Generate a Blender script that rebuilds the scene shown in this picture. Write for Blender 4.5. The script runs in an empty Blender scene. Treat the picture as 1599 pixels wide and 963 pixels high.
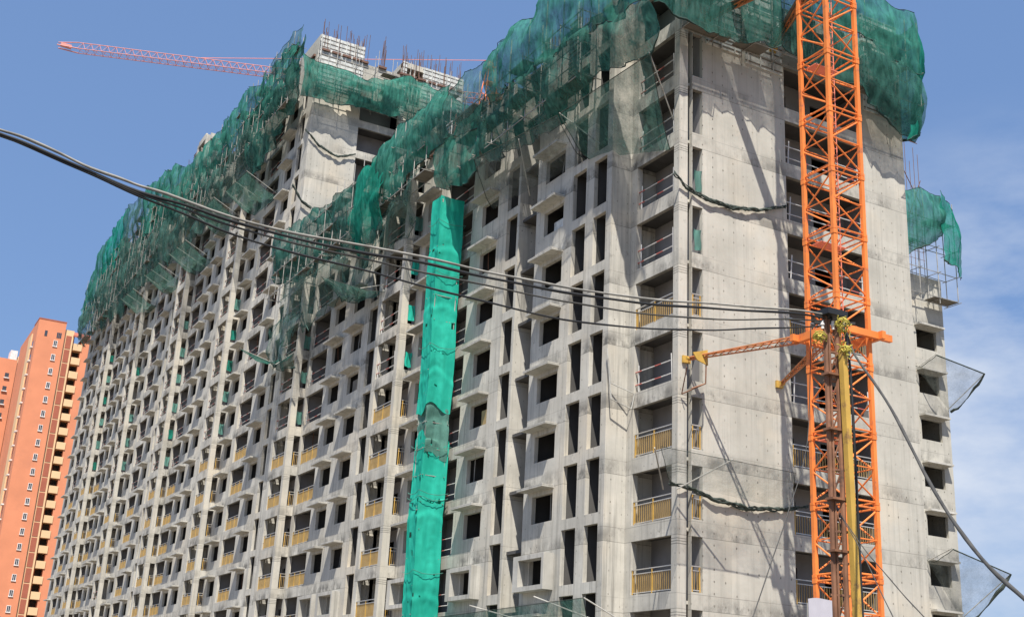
import bpy, math, random
from mathutils import Vector, Matrix, noise as mnoise
random.seed(7)
SC = bpy.context.scene
COL = SC.collection
# ---------------------------------------------------------------- camera
cam_d = bpy.data.cameras.new('camera'); cam_o = bpy.data.objects.new('camera', cam_d); COL.objects.link(cam_o)
RT = Vector((0.8718917, -0.4872203, 0.0492059)); UP = Vector((-0.1976448, -0.2581844, 0.9456624)); FW = Vector((0.4480417, 0.8342405, 0.3214054))
CAM = Vector((-30.64621, -41.93582, 1.65))
m3 = Matrix((RT, UP, -FW)).transposed()
cam_o.matrix_world = Matrix.Translation(CAM) @ m3.to_4x4()
cam_d.sensor_width = 36.0; cam_d.sensor_fit = 'HORIZONTAL'; cam_d.lens = 43.1337
cam_d.clip_start = 0.1; cam_d.clip_end = 6000
SC.camera = cam_o
# ---------------------------------------------------------------- sky and sun
SUN_DIR = Vector((0.58, 1.0, -2.0)).normalized()
w = bpy.data.worlds.new('World'); SC.world = w; w.use_nodes = True
nt = w.node_tree; N = nt.nodes; L = nt.links; N.clear()
out = N.new('ShaderNodeOutputWorld'); bg = N.new('ShaderNodeBackground')
sky = N.new('ShaderNodeTexSky'); sky.sky_type = 'NISHITA'; sky.sun_disc = False
sky.sun_elevation = math.asin(-SUN_DIR.z); sky.sun_rotation = math.atan2(-SUN_DIR.x, -SUN_DIR.y)
sky.air_density = 1.0; sky.dust_density = 1.1; sky.ozone_density = 2.2
tc = N.new('ShaderNodeTexCoord'); mp = N.new('ShaderNodeMapping'); mp.inputs['Scale'].default_value = (1.0, 1.0, 2.4)
ns = N.new('ShaderNodeTexNoise'); ns.inputs['Scale'].default_value = 3.2; ns.inputs['Detail'].default_value = 7; ns.inputs['Roughness'].default_value = 0.58
rp = N.new('ShaderNodeValToRGB'); rp.color_ramp.elements[0].position = 0.38; rp.color_ramp.elements[1].position = 0.64
dt = N.new('ShaderNodeVectorMath'); dt.operation = 'DOT_PRODUCT'
CD = (FW + RT*0.44 - UP*0.10).normalized(); dt.inputs[1].default_value = CD
mr = N.new('ShaderNodeMapRange'); mr.interpolation_type = 'SMOOTHSTEP'
mr.inputs[1].default_value = math.cos(0.27); mr.inputs[2].default_value = math.cos(0.05); mr.inputs[3].default_value = 0.0; mr.inputs[4].default_value = 1.0
mu = N.new('ShaderNodeMath'); mu.operation = 'MULTIPLY'
ad = N.new('ShaderNodeMath'); ad.operation = 'MULTIPLY_ADD'; ad.inputs[1].default_value = 1.2; ad.inputs[2].default_value = 0.0
mx = N.new('ShaderNodeMix'); mx.data_type = 'RGBA'
mx.inputs['B'].default_value = (5.2, 5.8, 6.9, 1)
L.new(tc.outputs['Generated'], mp.inputs['Vector']); L.new(mp.outputs[0], ns.inputs['Vector']); L.new(ns.outputs[0], rp.inputs[0])
L.new(tc.outputs['Generated'], dt.inputs[0]); L.new(dt.outputs['Value'], mr.inputs[0])
L.new(rp.outputs[0], mu.inputs[0]); L.new(mr.outputs[0], mu.inputs[1]); L.new(mu.outputs[0], ad.inputs[0])
hz = N.new('ShaderNodeMix'); hz.data_type = 'RGBA'; hz.inputs['Factor'].default_value = 0.55; hz.inputs['B'].default_value = (1.65, 2.95, 5.9, 1)
L.new(sky.outputs[0], hz.inputs['A']); L.new(hz.outputs['Result'], mx.inputs['A']); L.new(ad.outputs[0], mx.inputs['Factor'])
L.new(mx.outputs['Result'], bg.inputs['Color']); bg.inputs['Strength'].default_value = 0.08
L.new(bg.outputs[0], out.inputs['Surface'])
sl = bpy.data.lights.new('sun', 'SUN'); so = bpy.data.objects.new('sun', sl); COL.objects.link(so)
sl.energy = 5.0; sl.angle = math.radians(0.53); sl.color = (1.0, 0.945, 0.86)
so.rotation_euler = SUN_DIR.to_track_quat('-Z', 'Y').to_euler(); so.location = (-20, -40, 90)
vs = SC.view_settings; vs.view_transform = 'Standard'; vs.look = 'None'; vs.exposure = 0.68; vs.gamma = 1.0
SC.render.engine = 'CYCLES'
SC.cycles.max_bounces = 5; SC.cycles.diffuse_bounces = 3; SC.cycles.glossy_bounces = 2; SC.cycles.transparent_max_bounces = 20
SC.cycles.use_denoising = True

# ---------------------------------------------------------------- materials
def newmat(name):
    m = bpy.data.materials.new(name); m.use_nodes = True
    return m, m.node_tree.nodes, m.node_tree.links, m.node_tree.nodes['Principled BSDF']
def plain(name, col, rough=0.7, metal=0.0, var=0.25, scale=2.0, dirt=None, dscale=1.0):
    m, n, l, b = newmat(name)
    g = n.new('ShaderNodeNewGeometry'); t = n.new('ShaderNodeTexNoise'); t.inputs['Scale'].default_value = scale; t.inputs['Detail'].default_value = 5
    l.new(g.outputs['Position'], t.inputs['Vector'])
    r = n.new('ShaderNodeValToRGB'); r.color_ramp.elements[0].position = .3; r.color_ramp.elements[1].position = .72
    r.color_ramp.elements[0].color = tuple(c*(1-var) for c in col)+(1,); r.color_ramp.elements[1].color = tuple(min(1, c*(1+var*.6)) for c in col)+(1,)
    l.new(t.outputs[0], r.inputs[0]); o = r.outputs[0]
    if dirt:
        t2 = n.new('ShaderNodeTexNoise'); t2.inputs['Scale'].default_value = dscale; t2.inputs['Detail'].default_value = 8; t2.inputs['Roughness'].default_value = .7
        l.new(g.outputs['Position'], t2.inputs['Vector'])
        r2 = n.new('ShaderNodeValToRGB'); r2.color_ramp.elements[0].position = .55; r2.color_ramp.elements[1].position = .68
        l.new(t2.outputs[0], r2.inputs[0])
        x = n.new('ShaderNodeMix'); x.data_type = 'RGBA'; x.inputs['B'].default_value = dirt+(1,)
        l.new(r2.outputs[0], x.inputs['Factor']); l.new(o, x.inputs['A']); o = x.outputs['Result']
    l.new(o, b.inputs['Base Color']); b.inputs['Roughness'].default_value = rough; b.inputs['Metallic'].default_value = metal
    return m
Z0 = 6.5184
def zk(k): return Z0 + 3.0*k
def concrete(name, light=(.605, .578, .51), dark=(.40, .382, .335), holes=True, grooves=False, mould=1.0, warm=True, streak=1.0, hv=(.15, .75, .0009)):
    m, n, l, b = newmat(name)
    g = n.new('ShaderNodeNewGeometry'); P = g.outputs['Position']
    sp = n.new('ShaderNodeSeparateXYZ'); l.new(P, sp.inputs[0])
    def math_(op, a, bb=None, c=None):
        q = n.new('ShaderNodeMath'); q.operation = op
        for i, v in enumerate((a, bb, c)):
            if v is None: continue
            if isinstance(v, (int, float)): q.inputs[i].default_value = v
            else: l.new(v, q.inputs[i])
        return q.outputs[0]
    def noise(scale, vec=(1, 1, 1), detail=5, rough=.6):
        mm = n.new('ShaderNodeMapping'); mm.inputs['Scale'].default_value = vec; l.new(P, mm.inputs['Vector'])
        t = n.new('ShaderNodeTexNoise'); t.inputs['Scale'].default_value = scale; t.inputs['Detail'].default_value = detail; t.inputs['Roughness'].default_value = rough
        l.new(mm.outputs[0], t.inputs['Vector']); return t.outputs[0]
    def ramp(v, a, bb, ca=0.0, cb=1.0):
        q = n.new('ShaderNodeMapRange'); q.inputs[1].default_value = a; q.inputs[2].default_value = bb; q.inputs[3].default_value = ca; q.inputs[4].default_value = cb
        l.new(v, q.inputs[0]); return q.outputs[0]
    def mix(f, a, bb):
        q = n.new('ShaderNodeMix'); q.data_type = 'RGBA'
        l.new(f, q.inputs['Factor'])
        for nm, v in (('A', a), ('B', bb)):
            if isinstance(v, tuple): q.inputs[nm].default_value = v+(1,)
            else: l.new(v, q.inputs[nm])
        return q.outputs['Result']
    u = math_('ADD', sp.outputs[0], sp.outputs[1]); z = sp.outputs[2]
    c = mix(ramp(noise(.55, detail=7), .3, .7), light, dark)
    # pours: each formwork panel a slightly different tone
    wn = n.new('ShaderNodeTexWhiteNoise'); wn.noise_dimensions = '2D'
    cb = n.new('ShaderNodeCombineXYZ'); l.new(math_('FLOOR', math_('MULTIPLY', u, 1/1.2)), cb.inputs[0]); l.new(math_('FLOOR', math_('MULTIPLY', math_('SUBTRACT', z, Z0), 1/3.0)), cb.inputs[1])
    l.new(cb.outputs[0], wn.inputs['Vector'])
    c = mix(ramp(wn.outputs['Value'], 0, 1, 0, .28), c, tuple(x*.72 for x in dark))
    if warm:
        c = mix(ramp(noise(.23, detail=3), .52, .7, 0, .55), c, (.60, .52, .40))
    # rain streaks
    c = mix(ramp(noise(1.6, (2.6, 2.6, .10), 6, .65), .50, .74, 0, .65*streak), c, tuple(x*.5 for x in dark))
    c = mix(ramp(noise(1.1, (3.0, 3.0, .22), 4, .6), .6, .85, 0, .28*streak), c, (.66, .635, .575))
    # joints
    fz = math_('FRACT', math_('MULTIPLY', math_('SUBTRACT', z, Z0-.02), 1/3.0))
    band = ramp(fz, .0, .30, 1.0, 0.0)
    if mould:
        mo = math_('MULTIPLY', ramp(noise(.9, (1, 1, .6), 9, .75), .43, .58), ramp(band, .05, .7))
        mo = math_('MULTIPLY', mo, ramp(noise(.2, detail=2), .36, .55))
        c = mix(math_('MULTIPLY', mo, .85*mould), c, (.085, .082, .075))
    mo2 = ramp(noise(1.9, detail=8, rough=.75), .60, .76, 0, .7*(.35+.65*streak))
    c = mix(mo2, c, (.15, .14, .125))
    j = math_('LESS_THAN', fz, .010); c = mix(math_('MULTIPLY', j, .55), c, (.12, .115, .10))
    j2 = math_('LESS_THAN', math_('ABSOLUTE', math_('SUBTRACT', fz, .215)), .0045); c = mix(math_('MULTIPLY', j2, ramp(noise(.35), .42, .6, .1, .6)), c, (.15, .14, .125))
    fu = math_('FRACT', math_('MULTIPLY', u, 1/1.2)); ju = math_('LESS_THAN', fu, .016)
    c = mix(math_('MULTIPLY', ju, ramp(noise(.4), .45, .6, 0, .5)), c, tuple(x*.6 for x in dark))
    if holes:
        hu = math_('SUBTRACT', math_('FRACT', math_('MULTIPLY', u, 1/.6)), .5); hz_ = math_('SUBTRACT', math_('FRACT', math_('MULTIPLY', z, 1/.5)), .5)
        d = math_('ADD', math_('POWER', math_('MULTIPLY', hu, .6), 2.0), math_('POWER', math_('MULTIPLY', hz_, .33), 2.0))
        w2 = n.new('ShaderNodeTexWhiteNoise'); w2.noise_dimensions = '2D'; cc = n.new('ShaderNodeCombineXYZ')
        l.new(math_('FLOOR', math_('MULTIPLY', u, 1/.6)), cc.inputs[0]); l.new(math_('FLOOR', math_('MULTIPLY', z, 2.0)), cc.inputs[1]); l.new(cc.outputs[0], w2.inputs['Vector'])
        hh = math_('MULTIPLY', math_('LESS_THAN', d, hv[2]), math_('GREATER_THAN', w2.outputs['Value'], .42))
        c = mix(math_('MULTIPLY', hh, ramp(noise(.3, detail=3), .4, .65, hv[0], hv[1])), c, (.12, .11, .09))
    if holes:
        st = math_('LESS_THAN', math_('ABSOLUTE', hu), .022); c = mix(math_('MULTIPLY', st, ramp(noise(.9, (1, 1, .35), 5), .5, .68, 0, .35)), c, (.16, .13, .09))
    if grooves:
        for o_ in (.955, .918, .881):
            gg = math_('LESS_THAN', math_('ABSOLUTE', math_('SUBTRACT', fz, o_)), .0065)
            c = mix(math_('MULTIPLY', gg, .7), c, (.10, .095, .085))
    l.new(c, b.inputs['Base Color']); b.inputs['Roughness'].default_value = .9
    bp = n.new('ShaderNodeBump'); bp.inputs['Strength'].default_value = .35; bp.inputs['Distance'].default_value = .03
    l.new(noise(3.0, detail=8, rough=.7), bp.inputs['Height']); l.new(bp.outputs[0], b.inputs['Normal'])
    return m
def netmat(name, col, opac=(.55, .85), scale=.5, trans=.5, fine=5.0, var=.38):
    m = bpy.data.materials.new(name); m.use_nodes = True; n = m.node_tree.nodes; l = m.node_tree.links; n.clear()
    o = n.new('ShaderNodeOutputMaterial'); ms = n.new('ShaderNodeMixShader'); tr = n.new('ShaderNodeBsdfTransparent')
    df = n.new('ShaderNodeBsdfDiffuse'); tl = n.new('ShaderNodeBsdfTranslucent'); m2 = n.new('ShaderNodeMixShader'); m2.inputs[0].default_value = trans
    g = n.new('ShaderNodeNewGeometry')
    t = n.new('ShaderNodeTexNoise'); t.inputs['Scale'].default_value = scale; t.inputs['Detail'].default_value = 8; t.inputs['Roughness'].default_value = .65
    l.new(g.outputs['Position'], t.inputs['Vector'])
    mr_ = n.new('ShaderNodeMapRange'); mr_.inputs[1].default_value = .35; mr_.inputs[2].default_value = .65; mr_.inputs[3].default_value = opac[0]; mr_.inputs[4].default_value = opac[1]
    l.new(t.outputs[0], mr_.inputs[0])
    t2 = n.new('ShaderNodeTexNoise'); t2.inputs['Scale'].default_value = fine; t2.inputs['Detail'].default_value = 6
    mp_ = n.new('ShaderNodeMapping'); mp_.inputs['Scale'].default_value = (1, 1, .22); l.new(g.outputs['Position'], mp_.inputs[0]); l.new(mp_.outputs[0], t2.inputs['Vector'])
    r = n.new('ShaderNodeValToRGB'); r.color_ramp.elements[0].position = .34; r.color_ramp.elements[1].position = .68
    r.color_ramp.elements[0].color = tuple(c*(1-var) for c in col)+(1,); r.color_ramp.elements[1].color = tuple(min(1, c*(1+var*.7)+.01) for c in col)+(1,)
    l.new(t2.outputs[0], r.inputs[0]); l.new(r.outputs[0], df.inputs[0]); l.new(r.outputs[0], tl.inputs[0])
    l.new(df.outputs[0], m2.inputs[1]); l.new(tl.outputs[0], m2.inputs[2])
    t3 = n.new('ShaderNodeTexNoise'); t3.inputs['Scale'].default_value = 11; t3.inputs['Detail'].default_value = 4; l.new(g.outputs['Position'], t3.inputs['Vector'])
    m3_ = n.new('ShaderNodeMapRange'); m3_.inputs[1].default_value = .3; m3_.inputs[2].default_value = .7; m3_.inputs[3].default_value = -.07 if opac[0] < .9 else 0; m3_.inputs[4].default_value = .07 if opac[0] < .9 else 0
    l.new(t3.outputs[0], m3_.inputs[0]); ad_ = n.new('ShaderNodeMath'); ad_.use_clamp = True; l.new(mr_.outputs[0], ad_.inputs[0]); l.new(m3_.outputs[0], ad_.inputs[1])
    l.new(ad_.outputs[0], ms.inputs[0]); l.new(tr.outputs[0], ms.inputs[1]); l.new(m2.outputs[0], ms.inputs[2]); l.new(ms.outputs[0], o.inputs[0])
    return m
M = {}
M['conc'] = concrete('concrete_wall', streak=1.25)
M['cend'] = concrete('end_wall_concrete', light=(.54, .515, .45), dark=(.40, .382, .33), mould=.7, streak=.55, hv=(.3, .95, .0012))
M['pillar'] = concrete('concrete_pillar', light=(.56, .53, .465), dark=(.43, .41, .355), grooves=True, mould=.5)
M['hood'] = concrete('concrete_ledge', light=(.57, .55, .50), dark=(.37, .355, .315), holes=False, mould=0, streak=1.3, warm=False)
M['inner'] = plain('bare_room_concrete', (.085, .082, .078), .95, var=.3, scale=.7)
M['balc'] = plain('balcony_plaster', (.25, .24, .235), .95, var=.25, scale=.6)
M['form'] = plain('pale_formwork', (.58, .59, .56), .6, var=.35, scale=3.0, dirt=(.2, .19, .17), dscale=1.2)
M['batten'] = plain('dark_formwork_batten', (.16, .145, .12), .8)
M['bar'] = plain('rusty_rebar', (.15, .075, .05), .7)
M['pole'] = plain('scaffold_pole', (.36, .345, .31), .55, .3, var=.4)
M['polelite'] = plain('pale_pole', (.44, .43, .39), .6, .1, dirt=(.2, .17, .13), dscale=3)
M['rail_y'] = plain('ochre_rail', (.60, .37, .09), .45, .2, var=.15)
M['rail_g'] = plain('golden_baluster', (.42, .29, .125), .45, .25, var=.2)
M['rail_s'] = plain('grey_handrail', (.55, .52, .47), .4, .4, var=.15)
M['white'] = plain('white_pipe', (.55, .54, .52), .5, var=.1)
M['red'] = plain('red_pipe', (.50, .13, .11), .5)
M['teal'] = netmat('teal_net', (.03, .48, .355), (.95, .99), .6, .25, 2.0, .16)
M['teald'] = netmat('dark_teal_net', (.13, .30, .25), (.84, .95), .5, .3, 3, .25)
M['net'] = netmat('green_net', (.055, .245, .188), (.70, .96), .55, .42)
M['netd'] = netmat('dark_green_net', (.050, .170, .138), (.62, .95), .6, .40)
M['netb'] = netmat('bright_green_net', (.022, .30, .215), (.70, .95), .6, .45)
M['netg'] = netmat('thin_grey_green_net', (.08, .19, .16), (.36, .74), .6, .4)
M['mesh2'] = netmat('sheer_grey_green_net', (.085, .175, .15), (.20, .56), .6, .4)
M['mesh'] = netmat('grey_catch_net', (.20, .225, .21), (.14, .44), .8, .3)
M['meshd'] = netmat('bundled_net', (.085, .105, .092), (.9, 1.0), .8, .2)
M['armc'] = plain('rust_orange_tie', (.52, .175, .06), .6, var=.35, scale=3, dirt=(.32, .22, .05), dscale=2.5)
M['hem'] = plain('gathered_net_hem', (.025, .06, .05), .9, var=.5, scale=3)
M['orange'] = plain('orange_paint', (.80, .225, .045), .55, var=.22, scale=.9, dirt=(.40, .13, .06), dscale=2.0)
M['orange2'] = plain('faded_orange_paint', (.80, .26, .17), .5, var=.12)
M['jibpale'] = plain('pale_jib_paint', (.66, .27, .23), .5, var=.12)
M['yellow'] = plain('yellow_paint', (.56, .345, .065), .6, var=.2, scale=2, dirt=(.24, .125, .05), dscale=3.5)
M['rust'] = plain('rusty_steel', (.23, .105, .055), .75, var=.45, scale=3.0, dirt=(.09, .05, .035), dscale=2.5)
M['dark'] = plain('black_rubber', (.018, .018, .018), .55, var=.3)
M['cablew'] = plain('weathered_cable', (.29, .275, .24), .8, var=.45, scale=5, dirt=(.05, .047, .04), dscale=1.3)
M['cabled'] = plain('dark_cable', (.06, .057, .05), .7, var=.4, scale=4)
M['rope'] = plain('yellow_rope', (.55, .47, .09), .8, var=.3, scale=8)
M['sheet'] = plain('pale_sheet', (.44, .42, .46), .7, var=.15, dirt=(.30, .28, .28), dscale=3)
M['ob'] = plain('orange_render', (.66, .245, .125), .85, var=.10, scale=.3, dirt=(.57, .215, .115), dscale=.2)
M['oc'] = plain('cream_render', (.74, .49, .27), .85, var=.06, scale=.4)
M['obr'] = plain('brick_red_panel', (.36, .105, .06), .85, var=.1, scale=1)
M['owhite'] = plain('white_frame', (.75, .70, .66), .6)
M['glass'] = plain('dark_glass', (.06, .07, .085), .15, var=.2)
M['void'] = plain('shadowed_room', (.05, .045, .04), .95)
M['ground'] = plain('dusty_ground', (.20, .17, .13), .95, var=.3, scale=.15, dirt=(.12, .11, .09), dscale=.3)
M['road'] = plain('asphalt', (.05, .05, .05), .9, var=.2, scale=.5)

# ---------------------------------------------------------------- mesh helpers
class MB:
    def __init__(s): s.v = []; s.f = []; s.mi = []; s.cur = 0
    def mat(s, i): s.cur = i; return s
    def box(s, x0, x1, y0, y1, z0, z1):
        if x1 <= x0 or y1 <= y0 or z1 <= z0: return
        b = len(s.v)
        s.v += [(x0, y0, z0), (x1, y0, z0), (x1, y1, z0), (x0, y1, z0), (x0, y0, z1), (x1, y0, z1), (x1, y1, z1), (x0, y1, z1)]
        s.f += [tuple(b+i for i in q) for q in ((0, 3, 2, 1), (4, 5, 6, 7), (0, 1, 5, 4), (1, 2, 6, 5), (2, 3, 7, 6), (3, 0, 4, 7))]
        s.mi += [s.cur]*6
    def bar(s, p, q, r, n=4, r2=None):
        p = Vector(p); q = Vector(q); d = q-p
        if d.length < 1e-6: return
        d.normalize(); a = Vector((0, 0, 1)) if abs(d.z) < .9 else Vector((1, 0, 0))
        e1 = d.cross(a).normalized(); e2 = d.cross(e1); b = len(s.v); r2 = r if r2 is None else r2
        for pp, rr in ((p, r), (q, r2)):
            for i in range(n):
                t = 2*math.pi*(i+.5)/n; s.v.append(tuple(pp+e1*math.cos(t)*rr+e2*math.sin(t)*rr))
        for i in range(n): s.f.append((b+i, b+(i+1) % n, b+n+(i+1) % n, b+n+i)); s.mi.append(s.cur)
        s.f.append(tuple(b+i for i in reversed(range(n)))); s.f.append(tuple(b+n+i for i in range(n))); s.mi += [s.cur]*2
    def tube(s, pts, r, n=6):
        pts = [Vector(p) for p in pts]; b = len(s.v); k = len(pts)
        for i, p in enumerate(pts):
            d = (pts[min(i+1, k-1)]-pts[max(i-1, 0)]).normalized(); a = Vector((0, 0, 1)) if abs(d.z) < .9 else Vector((1, 0, 0))
            e1 = d.cross(a).normalized(); e2 = d.cross(e1); rr = r(i/(k-1)) if callable(r) else r
            for j in range(n):
                t = 2*math.pi*j/n; s.v.append(tuple(p+e1*math.cos(t)*rr+e2*math.sin(t)*rr))
        for i in range(k-1):
            for j in range(n): s.f.append((b+i*n+j, b+i*n+(j+1) % n, b+(i+1)*n+(j+1) % n, b+(i+1)*n+j)); s.mi.append(s.cur)
        s.f.append(tuple(b+j for j in reversed(range(n)))); s.f.append(tuple(b+(k-1)*n+j for j in range(n))); s.mi += [s.cur]*2
    def grid(s, fn, nu, nv, skip=None):
        b = len(s.v)
        for i in range(nu+1):
            for j in range(nv+1): s.v.append(tuple(fn(i/nu, j/nv)))
        for i in range(nu):
            for j in range(nv):
                if skip and skip(i, j): continue
                a = b+i*(nv+1)+j; s.f.append((a, a+nv+1, a+nv+2, a+1)); s.mi.append(s.cur)
    def build(s, name, mats, parent=None, off=None, smooth=False):
        if parent is not None and off is None: off = parent['_o'] if '_o' in parent else (0, 0, 0)
        off = off or (0, 0, 0)
        me = bpy.data.meshes.new(name)
        me.from_pydata([(x-off[0], y-off[1], z-off[2]) for x, y, z in s.v], [], s.f)
        for m in (mats if isinstance(mats, (list, tuple)) else [mats]): me.materials.append(M[m])
        me.polygons.foreach_set('material_index', s.mi)
        if smooth: me.polygons.foreach_set('use_smooth', [True]*len(s.f))
        me.update()
        o = bpy.data.objects.new(name, me); COL.objects.link(o)
        if parent is not None: o.parent = parent
        else: o.location = off
        return o
def tag(o, label=None, cat=None, group=None, kind=None):
    if label: o['label'] = label
    if cat: o['category'] = cat
    if group: o['group'] = group
    if kind: o['kind'] = kind
    return o
ORIG = {}
def empty(name, loc, label=None, cat=None, group=None):
    o = bpy.data.objects.new(name, None); COL.objects.link(o); o.location = loc; o.empty_display_size = .3
    ORIG[o.name] = tuple(loc); tag(o, label, cat, group)
    return o
def part(mb, name, mats, parent, smooth=False):
    return mb.build(name, mats, parent, ORIG[parent.name], smooth)
def copy_to(proto, parent, loc):
    c = proto.copy(); COL.objects.link(c); c.parent = parent; c.location = loc
    return c
def rnd(a, b): return random.uniform(a, b)

# ---------------------------------------------------------------- ground and road
g = MB(); g.grid(lambda u, v: (-1500+3000*u, -1500+3000*v, 0), 8, 8); tag(g.build('ground', 'ground'), kind='structure')
g = MB(); g.box(-400, -12, -36, -24, .004, .012); tag(g.build('road', 'road'), kind='structure')

# ---------------------------------------------------------------- unfinished blocks
W = -1.15          # plane of the long facade
T = .22
PL = [0.0, 26.3, 46.1, 67.8, 87.5, 109.7, 129.4]     # outer edge of every projecting balcony pillar
END = 152.0; JOINT = 52.0
NEARTOP, FARTOP, ENDTOP = 10, 17, 19
near = empty('unfinished_apartment_block', (0, 0, 0), 'grey concrete apartment shell under construction with the tall end wall behind the orange mast', 'building')
far = empty('unfinished_apartment_block', (W, JOINT, 0), 'taller concrete shell further back with a blank pale end wall above its neighbour', 'building')
def strip_x(mb, X, y0, y1, z0, z1, ops, t=T):
    """wall in the plane X between y0 and y1; ops: (ya, yb, [(za, zb)...]) columns of openings"""
    ops = sorted(o for o in ops if o[1] > y0 and o[0] < y1); y = y0
    for ya, yb, zs in ops:
        mb.box(X, X+t, y, ya, z0, z1); z = z0
        for za, zb in sorted(zs):
            za = max(za, z0); zb = min(zb, z1)
            if zb <= z: continue
            mb.box(X, X+t, ya, yb, z, za); z = zb
        mb.box(X, X+t, ya, yb, z, z1); y = yb
    mb.box(X, X+t, y, y1, z0, z1)
def strip_y(mb, Y, x0, x1, z0, z1, ops, t=T):
    ops = sorted(ops); x = x0
    for xa, xb, zs in ops:
        mb.box(x, xa, Y, Y+t, z0, z1); z = z0
        for za, zb in sorted(zs):
            za = max(za, z0); zb = min(zb, z1)
            if zb <= z: continue
            mb.box(xa, xb, Y, Y+t, z, za); z = zb
        mb.box(xa, xb, Y, Y+t, z, z1); x = xb
    mb.box(x, x1, Y, Y+t, z0, z1)
def z_bal(ks): return [(zk(k)-2.28, zk(k)) for k in ks]
def z_win(ks): return [(zk(k)-1.62, zk(k)-.30) for k in ks]
def z_slot(ks): return [(zk(k)+1.29, zk(k)+3.80) for k in ks]
def z_door(ks): return [(zk(k)-2.6, zk(k)-.45) for k in ks]
BAL, WIN, SLOT = 'bal', 'win', 'slot'
cols = []      # (kind, ya, yb)
def A(p, q):
    s = (q-p)/19.8; return [(SLOT, p+6.0*s, p+7.35*s), (WIN, p+8.5*s, p+10.45*s), (WIN, p+12.2*s, p+14.15*s), (BAL, p+15.3*s, p+19.0*s)]
def B(p, q):
    s = (q-p)/21.7; return [(SLOT, p+7.5*s, p+8.75*s), (WIN, p+9.85*s, p+11.75*s), (BAL, p+13.4*s, p+17.2*s), (WIN, p+18.2*s, p+20.2*s)]
cols += [(SLOT, 3.95, 5.08), (SLOT, 5.82, 7.05), (WIN, 7.95, 9.9), (SLOT, 12.9, 14.1), (WIN, 15.25, 17.2), (BAL, 18.5, 22.2), (WIN, 23.2, 25.0)]
lims = PL + [END]
for i in range(1, 7):
    cols += (A if i % 2 else B)(lims[i], lims[i+1])
segs = [(3.5, 10.75), (12.65, PL[1]-.40)] + [(PL[i]+3.3, lims[i+1]-.40) for i in range(1, 6)] + [(PL[6]+3.3, END)]
KN = range(-1, NEARTOP); KF = range(-1, FARTOP)
def owner(y): return near if y < JOINT else far
walls = {near: MB(), far: MB()}; inner = {near: MB(), far: MB()}; balc = {near: MB(), far: MB()}
def top_of(b, y=60): return zk(NEARTOP)+.4 if b is near else zk(ktop(b, y))+.4
def ktop(b, y=60): return NEARTOP if b is near else (FARTOP if y < 87 else ENDTOP)
for a, b in segs:
    for bl, lo, hi in ((near, -1e9, JOINT-.03), (far, JOINT+.03, 1e9)):
        y0, y1 = max(a, lo), min(b, hi)
        if y1 <= y0: continue
        ks = range(-1, ktop(bl, y0)); zt = top_of(bl, y0); ops = []
        for kind, ya, yb in cols:
            if ya >= y0-.01 and yb <= y1+.01:
                ops.append((ya, yb, {BAL: z_bal, WIN: z_win, SLOT: z_slot}[kind](ks)))
        strip_x(walls[bl], W, y0, y1, 0, zt, ops)
for kind, ya, yb in cols:
    bl = owner(ya); ks = range(-1, ktop(bl, ya)); zt = top_of(bl, ya); I = inner[bl]; Q = balc[bl]
    if kind == BAL:
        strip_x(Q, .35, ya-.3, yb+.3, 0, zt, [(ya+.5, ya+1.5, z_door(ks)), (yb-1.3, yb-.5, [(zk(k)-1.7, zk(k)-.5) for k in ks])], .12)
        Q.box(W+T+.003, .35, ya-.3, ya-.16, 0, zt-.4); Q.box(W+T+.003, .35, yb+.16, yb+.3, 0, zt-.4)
    else:
        if kind == SLOT:
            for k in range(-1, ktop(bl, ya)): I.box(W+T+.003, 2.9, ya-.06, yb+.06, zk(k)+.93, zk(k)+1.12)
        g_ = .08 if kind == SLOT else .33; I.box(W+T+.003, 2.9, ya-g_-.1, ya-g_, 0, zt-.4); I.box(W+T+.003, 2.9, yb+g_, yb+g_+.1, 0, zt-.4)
for bl, y0, y1, K, sx in ((near, 0.0, JOINT-.03, NEARTOP, 14.1), (far, JOINT+.3, 90.7, FARTOP, 13.1), (far, 90.75, END-.25, ENDTOP, 13.1)):
    I = inner[bl]; zt = top_of(bl, y0)
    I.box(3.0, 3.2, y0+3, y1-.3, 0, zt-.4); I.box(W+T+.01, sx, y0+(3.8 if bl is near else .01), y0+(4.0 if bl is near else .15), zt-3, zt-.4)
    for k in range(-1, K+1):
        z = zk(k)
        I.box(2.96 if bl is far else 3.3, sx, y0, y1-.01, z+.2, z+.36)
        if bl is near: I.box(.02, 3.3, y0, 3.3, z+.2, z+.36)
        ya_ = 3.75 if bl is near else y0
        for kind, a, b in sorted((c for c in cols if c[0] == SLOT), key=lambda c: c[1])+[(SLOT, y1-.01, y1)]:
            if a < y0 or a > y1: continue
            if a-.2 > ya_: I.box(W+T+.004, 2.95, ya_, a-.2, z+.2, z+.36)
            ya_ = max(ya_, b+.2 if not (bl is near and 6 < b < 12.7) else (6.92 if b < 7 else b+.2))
            if bl is near and 6.5 < b < 7: I.box(W+T+.004, 2.95, 6.92, 10.4, z+.2, z+.36); ya_ = 12.95
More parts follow.
